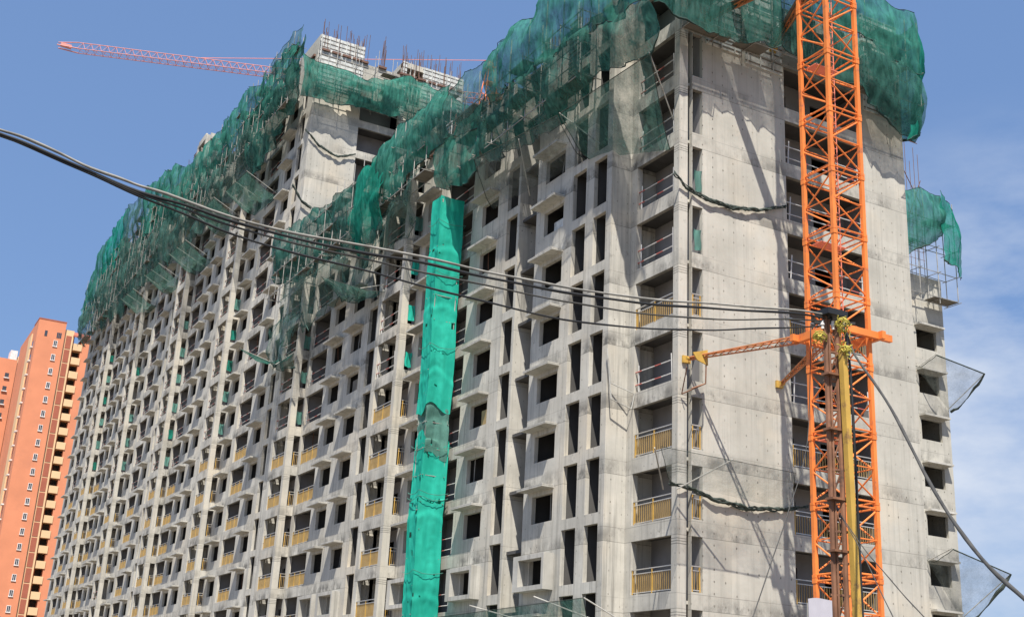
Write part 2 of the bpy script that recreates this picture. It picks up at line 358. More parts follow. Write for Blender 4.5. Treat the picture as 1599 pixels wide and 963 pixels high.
# projecting balcony bays
def bay(mbw, mbq, bl, i, p, dx, ks, zt):
    x = -2.1+dx; pil = MB()
    pil.box(x-.03, x+.45, p-.45 if i else p-.4, p, 0, zt)
    part(pil, 'corner_pillar', 'pillar', bl)
    for k in ks:
        z = zk(k)
        mbw.box(x, x+.2, p+.002, p+3.0, z, z+.72)                       # front beam
        mbw.box(x+.2, x+2.0, p-.2, p+3.05, z+.22, z+.36)                # floor
        if i: mbw.box(x+.45, x+.95, p-.44, p-.24, z, z+.72)            # side beam
    mbw.box(x, x+.3, p+3.0, p+3.5, 0, zt)
    mbw.box(x+.3, x+2.1, p+3.3, p+3.5, 0, zt)
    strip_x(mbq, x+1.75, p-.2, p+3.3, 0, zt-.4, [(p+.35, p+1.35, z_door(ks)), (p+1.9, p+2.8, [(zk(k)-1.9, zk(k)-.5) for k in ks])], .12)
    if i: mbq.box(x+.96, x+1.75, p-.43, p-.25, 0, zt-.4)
for i, p in enumerate(PL):
    bl = owner(p); ks = range(-1, ktop(bl, p)+1)
    bay(walls[bl], balc[bl], bl, i, p, 2.1 if i == 0 else 0, ks, top_of(bl, p))
nw = walls[near]; fw_ = walls[far]; ZN = top_of(near); ZF = top_of(far)
nw.box(W+T+.002, -.003, 3.501, 3.73, 0, ZN)                               # return beside the corner balcony
nw.box(W+T+.002, 1.0, 10.53, 10.74, 0, ZN); nw.box(W+.002, 1.0, 12.652, 12.79, 0, ZN); balc[near].box(1.0, 1.15, 10.4, 12.9, 0, ZN-.4)   # recessed shaft
# end wall with crane balcony
ops = [(.72, 1.30, z_bal(KN)), (6.35, 11.5, z_bal(KN))]
ew = MB(); strip_y(ew, -.4, .70, 14.4, 0, ZN, ops); part(ew, 'end_wall', 'cend', near)
q = balc[near]
strip_y(q, 1.3, 5.9, 12.0, 0, ZN-.4, [(6.75, 7.95, z_door(KN)), (9.6, 10.7, z_door(KN))], .12)
q.box(5.9, 6.1, -.17, 1.3, 0, ZN-.4); q.box(11.7, 11.9, -.17, 1.3, 0, ZN-.4)
q.box(1.3, 1.42, -.17, 3.3, 0, ZN-.4)
nw.box(14.18, 14.4, -.175, 30, 0, ZN); 
# cross wing at the back
wg = MB(); KW = range(-1, 8); ZWt = zk(8)+.4
strip_y(wg, 11.7, 14.41, 30.3, 0, ZWt, [(27.75, 29.55, z_win(KW))]); wg.box(30.08, 30.3, 11.925, 24, 0, ZWt)
wg.box(14.45, 30.05, 12.2, 23, ZWt-.6, ZWt-.4); part(wg, 'wing_wall', 'cend', near)
ib = inner[near]; ib.box(26.9, 30.0, 15.4, 15.5, 0, ZWt-.7); ib.box(26.8, 26.9, 11.95, 15.4, 0, ZWt-.7)
for k in KW: ib.box(26.9, 30.0, 11.95, 15.4, zk(k)+.2, zk(k)+.36)
wh = MB()
# far block: blank end wall and core
ee = MB(); KE = range(9, FARTOP)
strip_y(ee, JOINT+.03, W+T+.002, 13.4, 0, ZF, [(3.3, 7.0, z_bal(KE)), (7.5, 9.0, [(zk(FARTOP)-2.4, zk(FARTOP)-.3)])]); part(ee, 'end_wall', 'cend', far)
qf = balc[far]; qf.box(3.3, 7.0, JOINT+1.8, JOINT+1.95, 30, ZF-.4); qf.box(2.9, 3.1, JOINT+.26, JOINT+1.8, 30, ZF-.4)
fw_.box(13.2, 13.4, JOINT+.26, END, 0, ZF); fw_.box(W+T+.002, 13.1, END-.2, END-.002, 0, zk(ENDTOP)+.4)
for bl in (near, far):
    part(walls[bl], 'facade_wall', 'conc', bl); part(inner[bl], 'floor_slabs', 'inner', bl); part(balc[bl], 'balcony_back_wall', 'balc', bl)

# window hoods, one each
HP = {}
def hood(bl, y0, y1, z, X=W, depth=.66):
    key = (bl.name, round(y1-y0, 2), depth)
    return key
cnt = {near: 0, far: 0}
items = {near: [], far: []}
for kind, ya, yb in cols:
    if kind != WIN: continue
    bl = owner(ya); ks = range(-1, ktop(bl, ya))
    for k in ks:
        if k >= 0: items[bl].append((ya-.1, k))
boxed = MB()
for bl in (near, far):
    lst = items[bl]
    if bl is far: lst.sort(key=lambda t: ((Vector((W, t[0], zk(t[1])))-CAM).length))
    else: lst.sort(key=lambda t: ((Vector((W, t[0], zk(t[1])))-CAM).length))
    hm = MB(); hm.box(-.66, -.002, 0, 2.45, -.05, .07); proto = None; rest = MB()
    o0 = ORIG[bl.name]
    for n_, (y, k) in enumerate(lst):
        if k == 1 and y < 52: continue
        if n_ < 100:
            loc = (W-o0[0], y-o0[1]+rnd(-.04, .04), zk(k)-o0[2]+rnd(-.03, .03))
            if proto is None:
                proto = hm.build('window_hood', 'hood', bl, (0, 0, 0)); proto.location = loc
            else: copy_to(proto, bl, loc).rotation_euler = (rnd(-.008, .008), rnd(-.02, .02), 0)
        else: rest.box(W-.66, W-.002, y, y+2.45, zk(k)-.05, zk(k)+.07)
    if rest.v: tag(part(rest, 'window_hood', 'hood', bl), kind='stuff')
for kind, ya, yb in cols:       # boxed concrete surrounds of the lowest windows in view
    if kind == WIN and ya < 52:
        b_ = MB(); z1 = zk(1)-.18; z0 = zk(1)-1.85; x0, x1 = W-.55, W-.002
        b_.box(x0, x1, ya-.32, ya-.12, z0, z1); b_.box(x0, x1, yb+.12, yb+.6, z0, z1); b_.box(x0, x1, ya-.12, yb+.12, z0, z0+.22); b_.box(x0, x1, ya-.12, yb+.12, z1-.22, z1)
        part(b_, 'window_surround', 'hood', near)
hw = MB(); hw.box(0, 2.25, -.5, -.002, -.05, .07); p0 = None
for k in range(0, 8):
    loc = (27.6, 11.7, zk(k)-.12)
    if p0 is None: p0 = hw.build('window_hood', 'hood', near, (0, 0, 0)); p0.location = loc
    else: copy_to(p0, near, loc)

# balcony railings and temporary guard pipes
def rail_mb(length, dens=.15):
    r = MB(); n = int(length/dens)
    r.mat(2).box(-.035, .035, .02, length-.02, 1.04, 1.08); r.box(-.02, .02, .03, length-.03, .86, .90); r.box(-.02, .02, .03, length-.03, .06, .10)
    r.mat(1)
    for i in range(n+1): y = .06+(length-.12)*i/n; r.box(-.022, .022, y-.012, y+.012, .10, .86)
    r.mat(0); m_ = max(2, int(round(length/1.3))+1)
    for i in range(m_): y = .08+(length-.16)*i/(m_-1); r.box(-.03, .03, y-.025, y+.025, 0, 1.04)
    return r
def guard_mb(length):
    r = MB()
    for z in (.35, .95):
        s = .25
        n = max(2, int(length/s))
        for i in range(n):
            r.mat(1 if (i//2) % 3 == 2 else 0).bar((0, length*i/n, z+rnd(-.004, .004)), (0, length*(i+1)/n, z+rnd(-.004, .004)), .028, 5)
    for y in (.2, length-.25): r.mat(0).bar((0, y, -.05), (rnd(-.05, .05), y+rnd(-.08, .08), 1.25), .03, 5)
    return r
RAIL = [M_ for M_ in ('rail_y', 'rail_g', 'rail_s')]
YL = {0: 3, 1: 5, 2: 5, 3: 6, 4: 6, 5: 6, 6: 8}      # highest floor with ochre railings per bay
spots = {near: [], far: []}
for i, p in enumerate(PL):
    bl = owner(p)
    X = (-2.1 if i else 0)+.1
    for k in range(-1, ktop(bl, p)):
        if k == -1: continue
        y = k <= YL[i] or (i == 0 and k == 5)
        if rnd(0, 1) < .05 and i > 2: y = not y
        spots[bl].append((('r' if y else 'g'), 3.0, X, p, zk(k)-2.28, 0))
        if i: spots[bl].append((('r' if y else None), .55, X+.42, p-.34, zk(k)-2.28, -math.pi/2))
for kind, ya, yb in cols:
    if kind != BAL: continue
    bl = owner(ya); i = max(j for j, p in enumerate(PL) if p < ya)
    for k in range(0, ktop(bl, ya)):
        y = k <= YL[min(i+1, 6)]-(1 if ya < 25 else 0)
        if ya < 25: y = k <= 0
        spots[bl].append((('r' if y else 'g'), 3.6, W+.1, ya, zk(k)-2.28, 0))
for k in range(0, 9):
    y = k <= 3 or k == 5
    spots[near].append((('r' if y else 'g'), 5.1, 6.38, -.3, zk(k)-2.28, -math.pi/2))
    spots[near].append((('r' if y else None), .56, .74, -.3, zk(k)-2.28, -math.pi/2))
RM = {}
def rmesh(t, ln):
    if (t, ln) not in RM:
        o = (rail_mb(ln) if t == 'r' else guard_mb(ln))
        RM[(t, ln)] = o
    return RM[(t, ln)]
for bl in (near, far):
    o0 = ORIG[bl.name]; ns_ = {'r': 0, 'g': 0}; pro = {}; rest = {'r': MB(), 'g': MB()}
    lst = [s for s in spots[bl] if s[0]]; lst.sort(key=lambda s: (Vector(s[2:5])-CAM).length/s[1])
    for t, ln, x, y, z, a in lst:
        nm = 'balcony_railing' if t == 'r' else 'guard_pipe'
        if ns_[t] < 100:
            ns_[t] += 1; loc = (x-o0[0], y-o0[1], z-o0[2])
            if (t, ln) not in pro:
                c = rmesh(t, ln).build(nm, RAIL if t == 'r' else ['white', 'red'], bl, (0, 0, 0)); c.location = loc; pro[(t, ln)] = c
            else: c = copy_to(pro[(t, ln)], bl, loc)
            c.rotation_euler = (rnd(-.012, .012), rnd(-.02, .02), a+rnd(-.01, .01))
        else:
            src = rmesh(t, ln); R = rest[t]; b = len(R.v); ca, sa = math.cos(a), math.sin(a)
            R.v += [(x+vx*ca-vy*sa, y+vx*sa+vy*ca, z+vz) for vx, vy, vz in src.v]; R.f += [tuple(b+i for i in f) for f in src.f]; R.mi += src.mi
    for t in 'rg':
        if rest[t].v: tag(part(rest[t], 'balcony_railing' if t == 'r' else 'guard_pipe', RAIL if t == 'r' else ['white', 'red'], bl), kind='stuff')

# shoring props and planks left standing in the rooms
for kind, ya, yb in cols:
    if kind == SLOT: continue
    bl = owner(ya)
    for k in range(0, ktop(bl, ya)):
        if rnd(0, 1) < (.22 if ya < 70 else .08):
            pm = MB(); x0 = W+.32 if kind == WIN else W+.5; zf = zk(k-1)+.37
            for _ in range(random.choice([1, 1, 2, 3])):
                y = rnd(ya+.15, yb-.15); pm.bar((x0+rnd(0, .3), y, zf), (x0+rnd(0, .3), y+rnd(-.25, .25), zk(k)+.19), .03, 5)
            part(pm, 'shoring_prop', random.choice(['polelite', 'pole', 'rust']), bl)
        if rnd(0, 1) < .05 and ya < 70 and kind == WIN:
            pm = MB(); h = rnd(.4, .9); pm.box(W+.12, W+.15, ya+.01, ya+rnd(.6, 1.4), zk(k)-1.615, zk(k)-1.62+h); part(pm, 'plywood_board', random.choice(['form', 'batten', 'rail_g']), bl)

# formwork panels and starter bars on the top floors
def form_y(bl, x0, x1, Y, z0, z1):
    f = MB(); f.mat(0).box(x0, x1, Y-.07, Y-.004, z0, z1); f.mat(1); z = z0+.12
    while z < z1: f.box(x0-.03, x1+.03, Y-.10, Y-.072, z, z+.06); z += .42
    x = x0+.05
    while x < x1: f.mat(0).box(x, x+.05, Y-.16, Y-.132, z0, z1); x += .8
    part(f, 'formwork_panel', ['form', 'batten'], bl)
def form_x(bl, y0, y1, X, z0, z1):
    f = MB(); f.mat(0).box(X-.07, X-.004, y0, y1, z0, z1); f.mat(1); z = z0+.12
    while z < z1: f.box(X-.13, X-.072, y0-.03, y1+.03, z, z+.07); z += .30
    part(f, 'formwork_panel', ['form', 'batten'], bl)
form_y(near, 1.5, 3.6, -.4, zk(8)+2.7, ZN+1.2); form_y(near, 3.9, 6.2, -.4, zk(8)+2.4, ZN+1.4); form_y(near, 11.7, 14.3, -.4, zk(8)+2.2, ZN+1.5)
form_y(far, W+.1, 3.2, JOINT+.03, zk(16)-.1, ZF+1.6); form_y(far, 9.1, 13.3, JOINT+.03, zk(16)+.3, ZF+1.5); form_y(far, 7.05, 7.45, JOINT+.03, zk(15), ZF+1.5)
for y0, y1 in ((6.8, 7.8), (10.0, 10.7), (14.0, 15.1), (17.3, 18.4), (22.3, 23.1), (29.9, 31.9), (33.5, 34.6), (36.6, 38.3), (40.5, 41.4), (50.0, 51.8)):
    form_x(near, y0, y1, W if not 29.8 < y0 < 29.95 else W, zk(9)+rnd(-.5, 1.2), ZN+rnd(-.2, 1.2))
y = 54.9
while y < 148:
    if not any(p-.6 < y < p+3.6 or p-.6 < y+1.2 < p+3.6 for p in PL) and not any(k_ != SLOT and ya-.2 < y+1.1 and yb+.2 > y for k_, ya, yb in cols):
        form_x(far, y, y+rnd(.8, 1.2), W, zk(16)+rnd(-.5, 1.5), top_of(far, y)+rnd(0, 1.3))
    y += 1.5
rb_ = MB(); zt_ = ZF+1.55
rb_.box(W+.05, 3.15, JOINT+.04, JOINT+6, ZF-.39, zt_); rb_.box(9.15, 13.25, JOINT+.04, JOINT+6, ZF-.39, zt_-.05); rb_.box(7.05, 7.45, JOINT+.04, JOINT+.5, ZF-.39, zt_-.1)
rb_.box(7.05, 9.14, JOINT+.02, JOINT+6, zt_-.6, zt_-.06); rb_.box(7.05, 7.3, JOINT+5.5, JOINT+6, ZF-.39, zt_-.65); rb_.box(3.2, 7.0, JOINT+3, JOINT+6, ZF-.39, ZF+.2)
for x_ in (7.8, 8.2, 8.7): rb_.bar((x_, JOINT+.15, ZF-2.2), (x_+.1, JOINT+.2, zt_-.6), .05, 5)
part(rb_, 'raised_core_wall', 'cend', far)
def bars(bl, pts, z0, h=(.8, 1.9), r=.022, n=8):
    for x, y in pts:
        s = MB(); s.box(x-.4, x+.4, y-.4, y+.4, z0-.3, z0-.1)
        for _ in range(n):
            a, b = x+rnd(-.35, .35), y+rnd(-.35, .35); s.bar((a, b, z0-.2), (a+rnd(-.1, .1), b+rnd(-.1, .1), z0+rnd(*h)), r, 3)
        part(s, 'starter_bars', 'bar', bl)
bars(near, [(W+.2, y) for y in range(4, 52, 3)]+[(x, -.2) for x in range(0, 15, 2)]+[(6, y) for y in range(4, 50, 6)], ZN-.1)
bars(far, [(W+.2, y) for y in range(53, 90, 4)], ZF-.1); bars(far, [(W+.2, y) for y in range(91, 150, 4)], ZF+5.9); bars(far, [(x, JOINT+.2) for x in (-.5, .5, 1.5, 2.5, 3.2, 5, 7.2, 8, 9, 10, 11, 12, 13)], ZF+.3, (1.6, 3.2), .028)
cg = MB()
for i in range(9):
    x = 26.7+i*.4
    for yy in (12.6, 14.0): cg.bar((x, yy, ZWt-.5), (x-.05, yy, 39.3+rnd(0, 2.2)), .022, 3)
for j in range(11):
    z = ZWt+j*.55
    for yy in (12.6, 14.0): cg.bar((26.6, yy, z), (30.0, yy, z+.02), .018, 3)
for (a, b) in (((26.7, 12.6, ZWt), (30, 12.6, 38.5)), ((30, 12.6, 36.5), (27, 12.6, 41.2)), ((27.0, 12.6, 41.3), (29.9, 12.6, 41.3)), ((26.6, 14, 40.5), (30, 14, 40.5))): cg.bar(a, b, .03, 4)
part(cg, 'wall_rebar_cage', 'bar', near)

# ---------------------------------------------------------------- scaffolds and safety nets
def poly(pts, t):
    pts = [Vector(p) for p in pts]
    ls = [(b-a).length for a, b in zip(pts, pts[1:])]; d = t*sum(ls)
    for a, b, l_ in zip(pts, pts[1:], ls):
        if d <= l_ or b is pts[-1]: return a.lerp(b, min(1, d/max(l_, 1e-6)))
        d -= l_
def net(name, label, top, bot, mat, out=(-1, 0, 0), amp=.22, belly=.35, pleat=1.1, nu=None, nv=14, ragged=.3, holes=0.0, group='green safety nets', cat='safety net'):
    out = Vector(out).normalized(); W_ = sum((Vector(b)-Vector(a)).length for a, b in zip(top, top[1:])); nu = nu or max(16, int(W_*3.2))
    ph = [rnd(0, 6.28) for _ in range(8)]; fr = [rnd(.7, 1.5) for _ in range(8)]
    rag = [rnd(-1, 1) for _ in range(nu+2)]; tj = [rnd(-.5, 1.3) for _ in range(max(3, int(W_/2.1)))]
    def fn(u, v):
        a = poly(top, u); b = poly(bot, u); x = u*W_
        vv = v*(1+ragged*.12*(rag[int(u*nu)]*.35+math.sin(x*.9*fr[0]+ph[0])*.6+math.sin(x*2.3*fr[1]+ph[1])*.4)*v)
        a = a+Vector((0, 0, .35*tj[int(u*len(tj)*.999)]*(1-abs(2*((u*len(tj)) % 1)-1))+.25*mnoise.noise(Vector((x*.8, ph[2], 1)))))
        p = a.lerp(b, vv)
        f = math.sin(2*math.pi*x/pleat*fr[2]*.55+ph[2]+1.4*math.sin(v*2.2+ph[3]))*.55+math.sin(2*math.pi*x/pleat*1.37*fr[4]+ph[4]+v*1.7)*.35+math.sin(x*.45+ph[5]+v*3.0)*.8
        sc = math.sin(math.pi*min(1, u*W_/2.4-int(u*W_/2.4)))*.18*(1-v)      # scallops between the ties
        nz = mnoise.noise(Vector((x*.55+ph[6]*9, v*2.2+ph[7], ph[0])))+.55*mnoise.noise(Vector((x*1.6, v*5+ph[1], ph[2]*3)))+.3*mnoise.noise(Vector((x*3.7+v*2, v*9, ph[3])))
        p = p+out*(amp*(f*.45*(.25+v)+1.5*nz)+belly*math.sin(math.pi*min(1, v*1.02))**.8)+Vector((0, 0, -sc*.8))
        p = p+out.cross(Vector((0, 0, 1)))*amp*.5*math.sin(x*1.9+v*5+ph[6])*v
        return p
    m = MB(); m.grid(fn, nu, nv, (lambda i, j: random.random() < holes) if holes else None)
    K = max(30, int(W_*3)); hs = [rnd(0, 6.28), rnd(0, 6.28)]
    m.mat(1).tube([fn(i/K, 1) for i in range(K+1)], lambda t: .022+.04*max(0, math.sin(t*W_*.9+hs[0]))*max(0, .3+math.sin(t*W_*2.1+hs[1])), 5)
    m.tube([fn(i/K, 0) for i in range(K+1)], .022, 4)
    o = m.build(name, [mat, 'hem'], None, tuple(poly(top, .5)), smooth=True)
    return tag(o, label, cat, group)
def scaffold(label, pts, z0, z1, out, dz=1.8, step=1.7, depth=.9, r=.032):
    """standing poles along a line, ledgers and transoms"""
    out = tuple(out)+(0,)*(3-len(out)); e = empty('scaffold', tuple(pts[0][:2])+(z0,), label, 'scaffold', 'scaffolds under the nets')
    s = MB(); lg = MB(); pk = MB(); out = Vector(out); Ltot = sum((Vector(b)-Vector(a)).length for a, b in zip(pts, pts[1:]))
    n = int(Ltot/step)
    for i in range(n+1):
        p = poly([tuple(q)+(0,) for q in pts], i/n)
        for d in (0, depth):
            q = p+out*d; zz = z1+rnd(.2, 1.5); s.bar((q.x, q.y, z0+rnd(0, .8)), (q.x+rnd(-.06, .06), q.y+rnd(-.06, .06), zz), r, 5)
        z = z0+.5
        while z < z1:
            lg.bar((p.x-out.x*.3, p.y-out.y*.3, z), (p.x+out.x*(depth+.25), p.y+out.y*(depth+.25), z), r*.8, 4); z += dz
    z = z0+.5
    while z < z1+.4:
        for d in (.04, depth+.04):
            for a, b in zip(pts, pts[1:]):
                a_ = Vector(tuple(a)+(z,))+out*d; b_ = Vector(tuple(b)+(z+rnd(-.1, .1),))+out*d; lg.bar(a_, b_, r*.85, 4)
        for a, b in zip(pts, pts[1:]):
            L_ = (Vector(b)-Vector(a)).length; t = 0
            while t < L_-1:
                if rnd(0, 1) < .5:
                    dd = (Vector(b)-Vector(a)).normalized(); p = Vector(a)+dd*t; q = Vector(a)+dd*min(L_, t+rnd(1.5, 3)); c = Vector((out.x, out.y))*depth
                    A_ = [p, q, q+c, p+c]; b0 = len(pk.v)
                    pk = MB(); b0 = 0
                    pk.v += [(v.x, v.y, z+.07) for v in A_]+[(v.x, v.y, z+.11) for v in A_]
                    pk.f += [tuple(b0+i for i in f) for f in ((0, 3, 2, 1), (4, 5, 6, 7), (0, 1, 5, 4), (1, 2, 6, 5), (2, 3, 7, 6), (3, 0, 4, 7))]; pk.mi += [0]*6; part(pk, 'walkway_board', 'batten', e)
                t += 3
        z += dz
    part(s, 'upright_poles', 'pole', e); part(lg, 'ledger_poles', 'pole', e)
    return e
FX = (-1, 0)
scaffold('grey pole scaffold on the top floors beside the near corner', [(-1.9, 4.0), (-1.9, 19.0)], 31.8, 37.0, FX)
scaffold('grey pole scaffold over the middle stretch beside the teal wrapped tower', [(-2.45, 21.0), (-2.45, 51.0)], 33.0, 37.3, FX)
scaffold('pole scaffold on the end wall behind the orange mast', [(-.2, -.75), (14.6, -.75)], 32.8, 37.5, (0, -1))
scaffold('pole scaffold along the taller far block', [(-2.4, 52.5), (-2.4, 89)], 52.0, 58.5, FX)
scaffold('pole scaffold at the far end of the long facade', [(-2.4, 99), (-2.4, 149)], 53.2, 63.2, FX, step=2.2)
scaffold('pole scaffold on the blank end wall of the taller block', [(-1.2, 51.75), (13.2, 51.75)], 52.8, 58.0, (0, -1))
scaffold('small pole scaffold around the top of the cross wing', [(25.5, 11.5), (30.6, 11.5)], 28.6, 35.8, (0, -1))

X1 = -3.25
NG = 'green safety nets on the near block'; NF = 'green safety nets on the taller block'
# near corner, long side
net('safety_net', 'upper green net hanging from the roof beside the near corner', [(X1, -2.9, 38.6), (X1, 1, 38.3), (X1, 5.9, 38.0), (X1, 9.5, 37.9), (X1, 13.4, 37.9)], [(X1, -2.9, 32.9), (X1, 1, 33.6), (X1, 4, 34.0), (X1, 7, 34.2), (X1, 8.6, 34.3), (X1, 13.4, 34.6)], 'net', amp=.26, group=NG)
net('safety_net', 'lower dark green net tucked under the near corner scaffold', [(-3.0, -2.4, 34.4), (-3.0, 4, 34.8), (-3.0, 10, 35.0), (-3.0, 14.5, 35.2)], [(-2.6, -2.6, 31.2), (-2.4, -.5, 31.0), (-2.4, 2.2, 31.5), (-2.3, 5, 31.4), (-2.2, 7.4, 31.2), (-2.2, 10, 31.3), (-2.2, 14.5, 31.6)], 'netd', amp=.3, belly=.5, group=NG)
net('safety_net', 'pale green net with a curved hem left of the near corner', [(X1, 13.2, 37.8), (X1, 15.4, 37.75), (X1, 19.5, 38.1)], [(X1, 13.2, 33.6), (X1, 15.5, 34.0), (X1, 19.5, 34.6)], 'netg', amp=.2, group=NG)
net('safety_net', 'green net curtain above the top of the teal wrapped tower', [(-2.9, 14.3, 35.6), (-2.9, 17, 35.2), (-2.9, 20.6, 34.9)], [(-2.7, 14.3, 31.7), (-2.7, 16.6, 31.2), (-2.7, 19.0, 31.5), (-2.7, 20.6, 32.4)], 'net', amp=.22, group=NG)
# middle stretch
net('safety_net', 'green net swag rising towards the roof step left of the teal tower', [(X1, 18.6, 38.4), (X1, 22.0, 38.2), (X1, 26.1, 38.9), (X1, 29.5, 37.7)], [(X1, 18.6, 34.9), (X1, 22.8, 34.4), (X1, 26.0, 33.6), (X1, 29.5, 33.4)], 'net', amp=.22, group=NG)
net('safety_net', 'bright green bunched net hanging in heavy folds over the middle stretch', [(-3.4, 26.6, 37.0), (-3.4, 28.4, 37.3), (-3.4, 31.6, 37.5)], [(-3.2, 26.9, 32.2), (-3.2, 29.6, 31.4), (-3.2, 32.6, 31.2)], 'netb', amp=.32, pleat=.7, group=NG)
net('safety_net', 'long green net over the lower roof left of the bright bunched net', [(X1, 31.2, 37.5), (X1, 35.3, 37.3), (X1, 42, 38.1), (X1, 51.3, 39.0)], [(-2.8, 31.2, 32.2), (-2.8, 35, 32.8), (-2.8, 40, 33.5), (-2.8, 46.5, 33.6), (-2.8, 51.3, 35.2)], 'netd', amp=.28, group=NG)
net('safety_net', 'thin grey green net hanging loose under the middle stretch', [(-3.0, 22, 34.5), (-3.0, 30, 33.0), (-3.0, 40, 34.0), (-3.0, 47.6, 34.5)], [(-2.8, 23.2, 31.6), (-2.8, 30.9, 28.7), (-2.8, 39.7, 29.4), (-2.8, 47.4, 28.5)], 'mesh2', amp=.3, belly=.45, ragged=1.2, group=NG)
net('safety_net', 'net rag trailing low from the middle stretch over the balconies', [(-3.1, 42.5, 30.2), (-3.1, 46, 31.0), (-3.1, 50.5, 31.0)], [(-3.0, 44.4, 26.5), (-3.0, 46.6, 26.4), (-2.9, 49.5, 28.0)], 'mesh2', amp=.25, belly=.4, group=NG)
# taller block, long side
ft = [(51, 57.4), (58, 58.4), (61.5, 57.8), (68, 60.0), (75, 58.6), (83, 59.7), (89, 59.6), (92, 61.5), (100, 63.8), (110, 65.6), (120, 67.0), (128, 67.3), (136, 66.6), (141, 66.0), (146, 63.6), (149.5, 60.5)]
fm = [(51, 55.0), (60, 54.6), (68, 55.2), (75, 54.4), (88, 54.6), (103, 58), (117, 59.5), (136, 60.5), (149.5, 57)]
fb = [(51, 51.2), (54, 52.0), (60, 49.6), (68, 49.6), (75, 50), (88, 49.6), (103, 51.3), (117, 51.2), (136, 53.2), (149.5, 53.5)]
def ev(t, y):
    for (a, za), (b, zb) in zip(t, t[1:]):
        if a <= y <= b: return za+(zb-za)*(y-a)/(b-a)
    return t[-1][1]
def fnet(y0, y1, up, label, mat, X=-3.3, **kw):
    ys = [y0+(y1-y0)*i/6 for i in range(7)]
    t, b = (ft, fm) if up else (fm, fb); o_ = (.3, -.4) if up else (.9, 0)
    net('safety_net', label, [(X, y, ev(t, y)+o_[0]+rnd(-.3, .3)) for y in ys], [(X+.4, y, ev(b, y)+o_[1]+rnd(-.4, .4)) for y in ys], mat, group=NF, nu=int((y1-y0)*2.6), **kw)
fnet(51, 60, 1, 'upper green net on the taller block nearest its blank end wall', 'net', amp=.3)
fnet(50.6, 64, 0, 'lower dark green net on the taller block nearest its blank end wall', 'netd', -3.0, amp=.35, belly=.5)
fnet(59.6, 73, 1, 'upper green net on the taller block under the jib', 'net', amp=.35)
fnet(63, 79, 0, 'lower thin green net halfway along the shorter roofed part of the taller block', 'netg', -3.0, amp=.4, belly=.5)
fnet(72, 90, 1, 'upper green net on the taller block before its roof steps up', 'net', amp=.35)
fnet(78, 96, 0, 'lower thin green net under the roof step of the taller block', 'netg', -3.0, amp=.4, belly=.5)
fnet(90.4, 112, 1, 'upper green net just beyond the roof step of the taller block', 'net', amp=.4)
fnet(95, 118, 0, 'lower thin green net beyond the roof step of the taller block', 'netg', -3.0, amp=.4, belly=.5)
fnet(111, 124, 1, 'thin torn net near the far end of the taller block', 'netg', amp=.4, ragged=1.2)
fnet(123, 137, 1, 'bright green net panel near the far end of the taller block', 'netb', amp=.35, ragged=.8)
fnet(117, 150, 0, 'lower ragged net at the far end of the taller block', 'netg', -3.0, amp=.5, belly=.6, ragged=1.0)
fnet(136, 150, 1, 'farthest green net at the far corner of the taller block', 'net', amp=.4)
net('safety_net', 'green net belt around the top of the blank pale end wall', [(-3.0, 50.4, 56.2), (0, 50.4, 55.8), (3, 50.4, 55.3), (4.8, 50.4, 56.2)], [(-2.6, 50.7, 52.3), (.8, 50.7, 52.5), (2.9, 50.7, 52.7), (4.8, 50.7, 52.8)], 'net', out=(0, -1, 0), amp=.2, belly=.4, group=NF)
net('safety_net', 'green net belt in front of the ribbed core behind the blank end wall', [(4.6, 50.4, 56.0), (7.2, 50.4, 57.2), (9.9, 50.4, 56.6), (13.6, 50.4, 56.0)], [(4.6, 50.7, 52.7), (7.4, 50.7, 52.9), (9.9, 50.7, 53.4), (13.6, 50.7, 53.6)], 'net', out=(0, -1, 0), amp=.25, belly=.5, group=NF)
net('safety_net', 'see-through net fence along the roof edge above the blank end wall', [(-3.2, 51, 59.3), (-3.2, 54, 59.6), (-3.2, 60, 59.4)], [(-3.2, 51, 57.0), (-3.2, 54, 57.2), (-3.2, 60, 57.2)], 'netg', amp=.12, belly=.1, group=NF)
# end wall of the near block
Y1 = -1.95
net('safety_net', 'green net hanging over the formwork left of the orange mast', [(-3.1, Y1, 38.7), (1, Y1, 38.6), (6.6, Y1, 38.6)], [(-2.6, Y1, 33.4), (0, Y1, 32.7), (2.2, Y1, 33.0), (4.2, Y1, 33.0), (6.6, Y1, 33.4)], 'netd', out=(0, -1, 0), amp=.24, belly=.35, group=NG)
net('safety_net', 'upper green net draped on the end wall right of the orange mast', [(6.2, Y1, 38.6), (10, Y1, 38.6), (14.1, Y1, 38.5)], [(6.2, Y1, 35.6), (10.2, Y1, 36.0), (12.0, Y1, 35.0), (14.3, Y1, 34.9)], 'net', out=(0, -1, 0), amp=.2, belly=.3, group=NG)
net('safety_net', 'lower dark net on the end wall right of the orange mast', [(6.2, Y1+.25, 36.2), (10.2, Y1+.25, 36.2), (14.3, Y1+.25, 35.6)], [(6.2, Y1+.35, 33.4), (8, Y1+.35, 32.9), (10.2, Y1+.35, 32.7), (12.6, Y1+.4, 31.7), (14.3, Y1+.4, 31.1)], 'netd', out=(0, -1, 0), amp=.28, belly=.45, group=NG)
net('safety_net', 'green net wrapped around the outer corner right of the orange mast', [(14.2, Y1, 38.5), (15.0, -1.2, 38.3), (15.2, 3, 38)], [(13.3, -1.6, 31.0), (14.6, -1.3, 31.8), (15.0, 3, 32.2)], 'netb', out=(.8, -.6, 0), amp=.25, belly=.55, pleat=.8, group=NG)
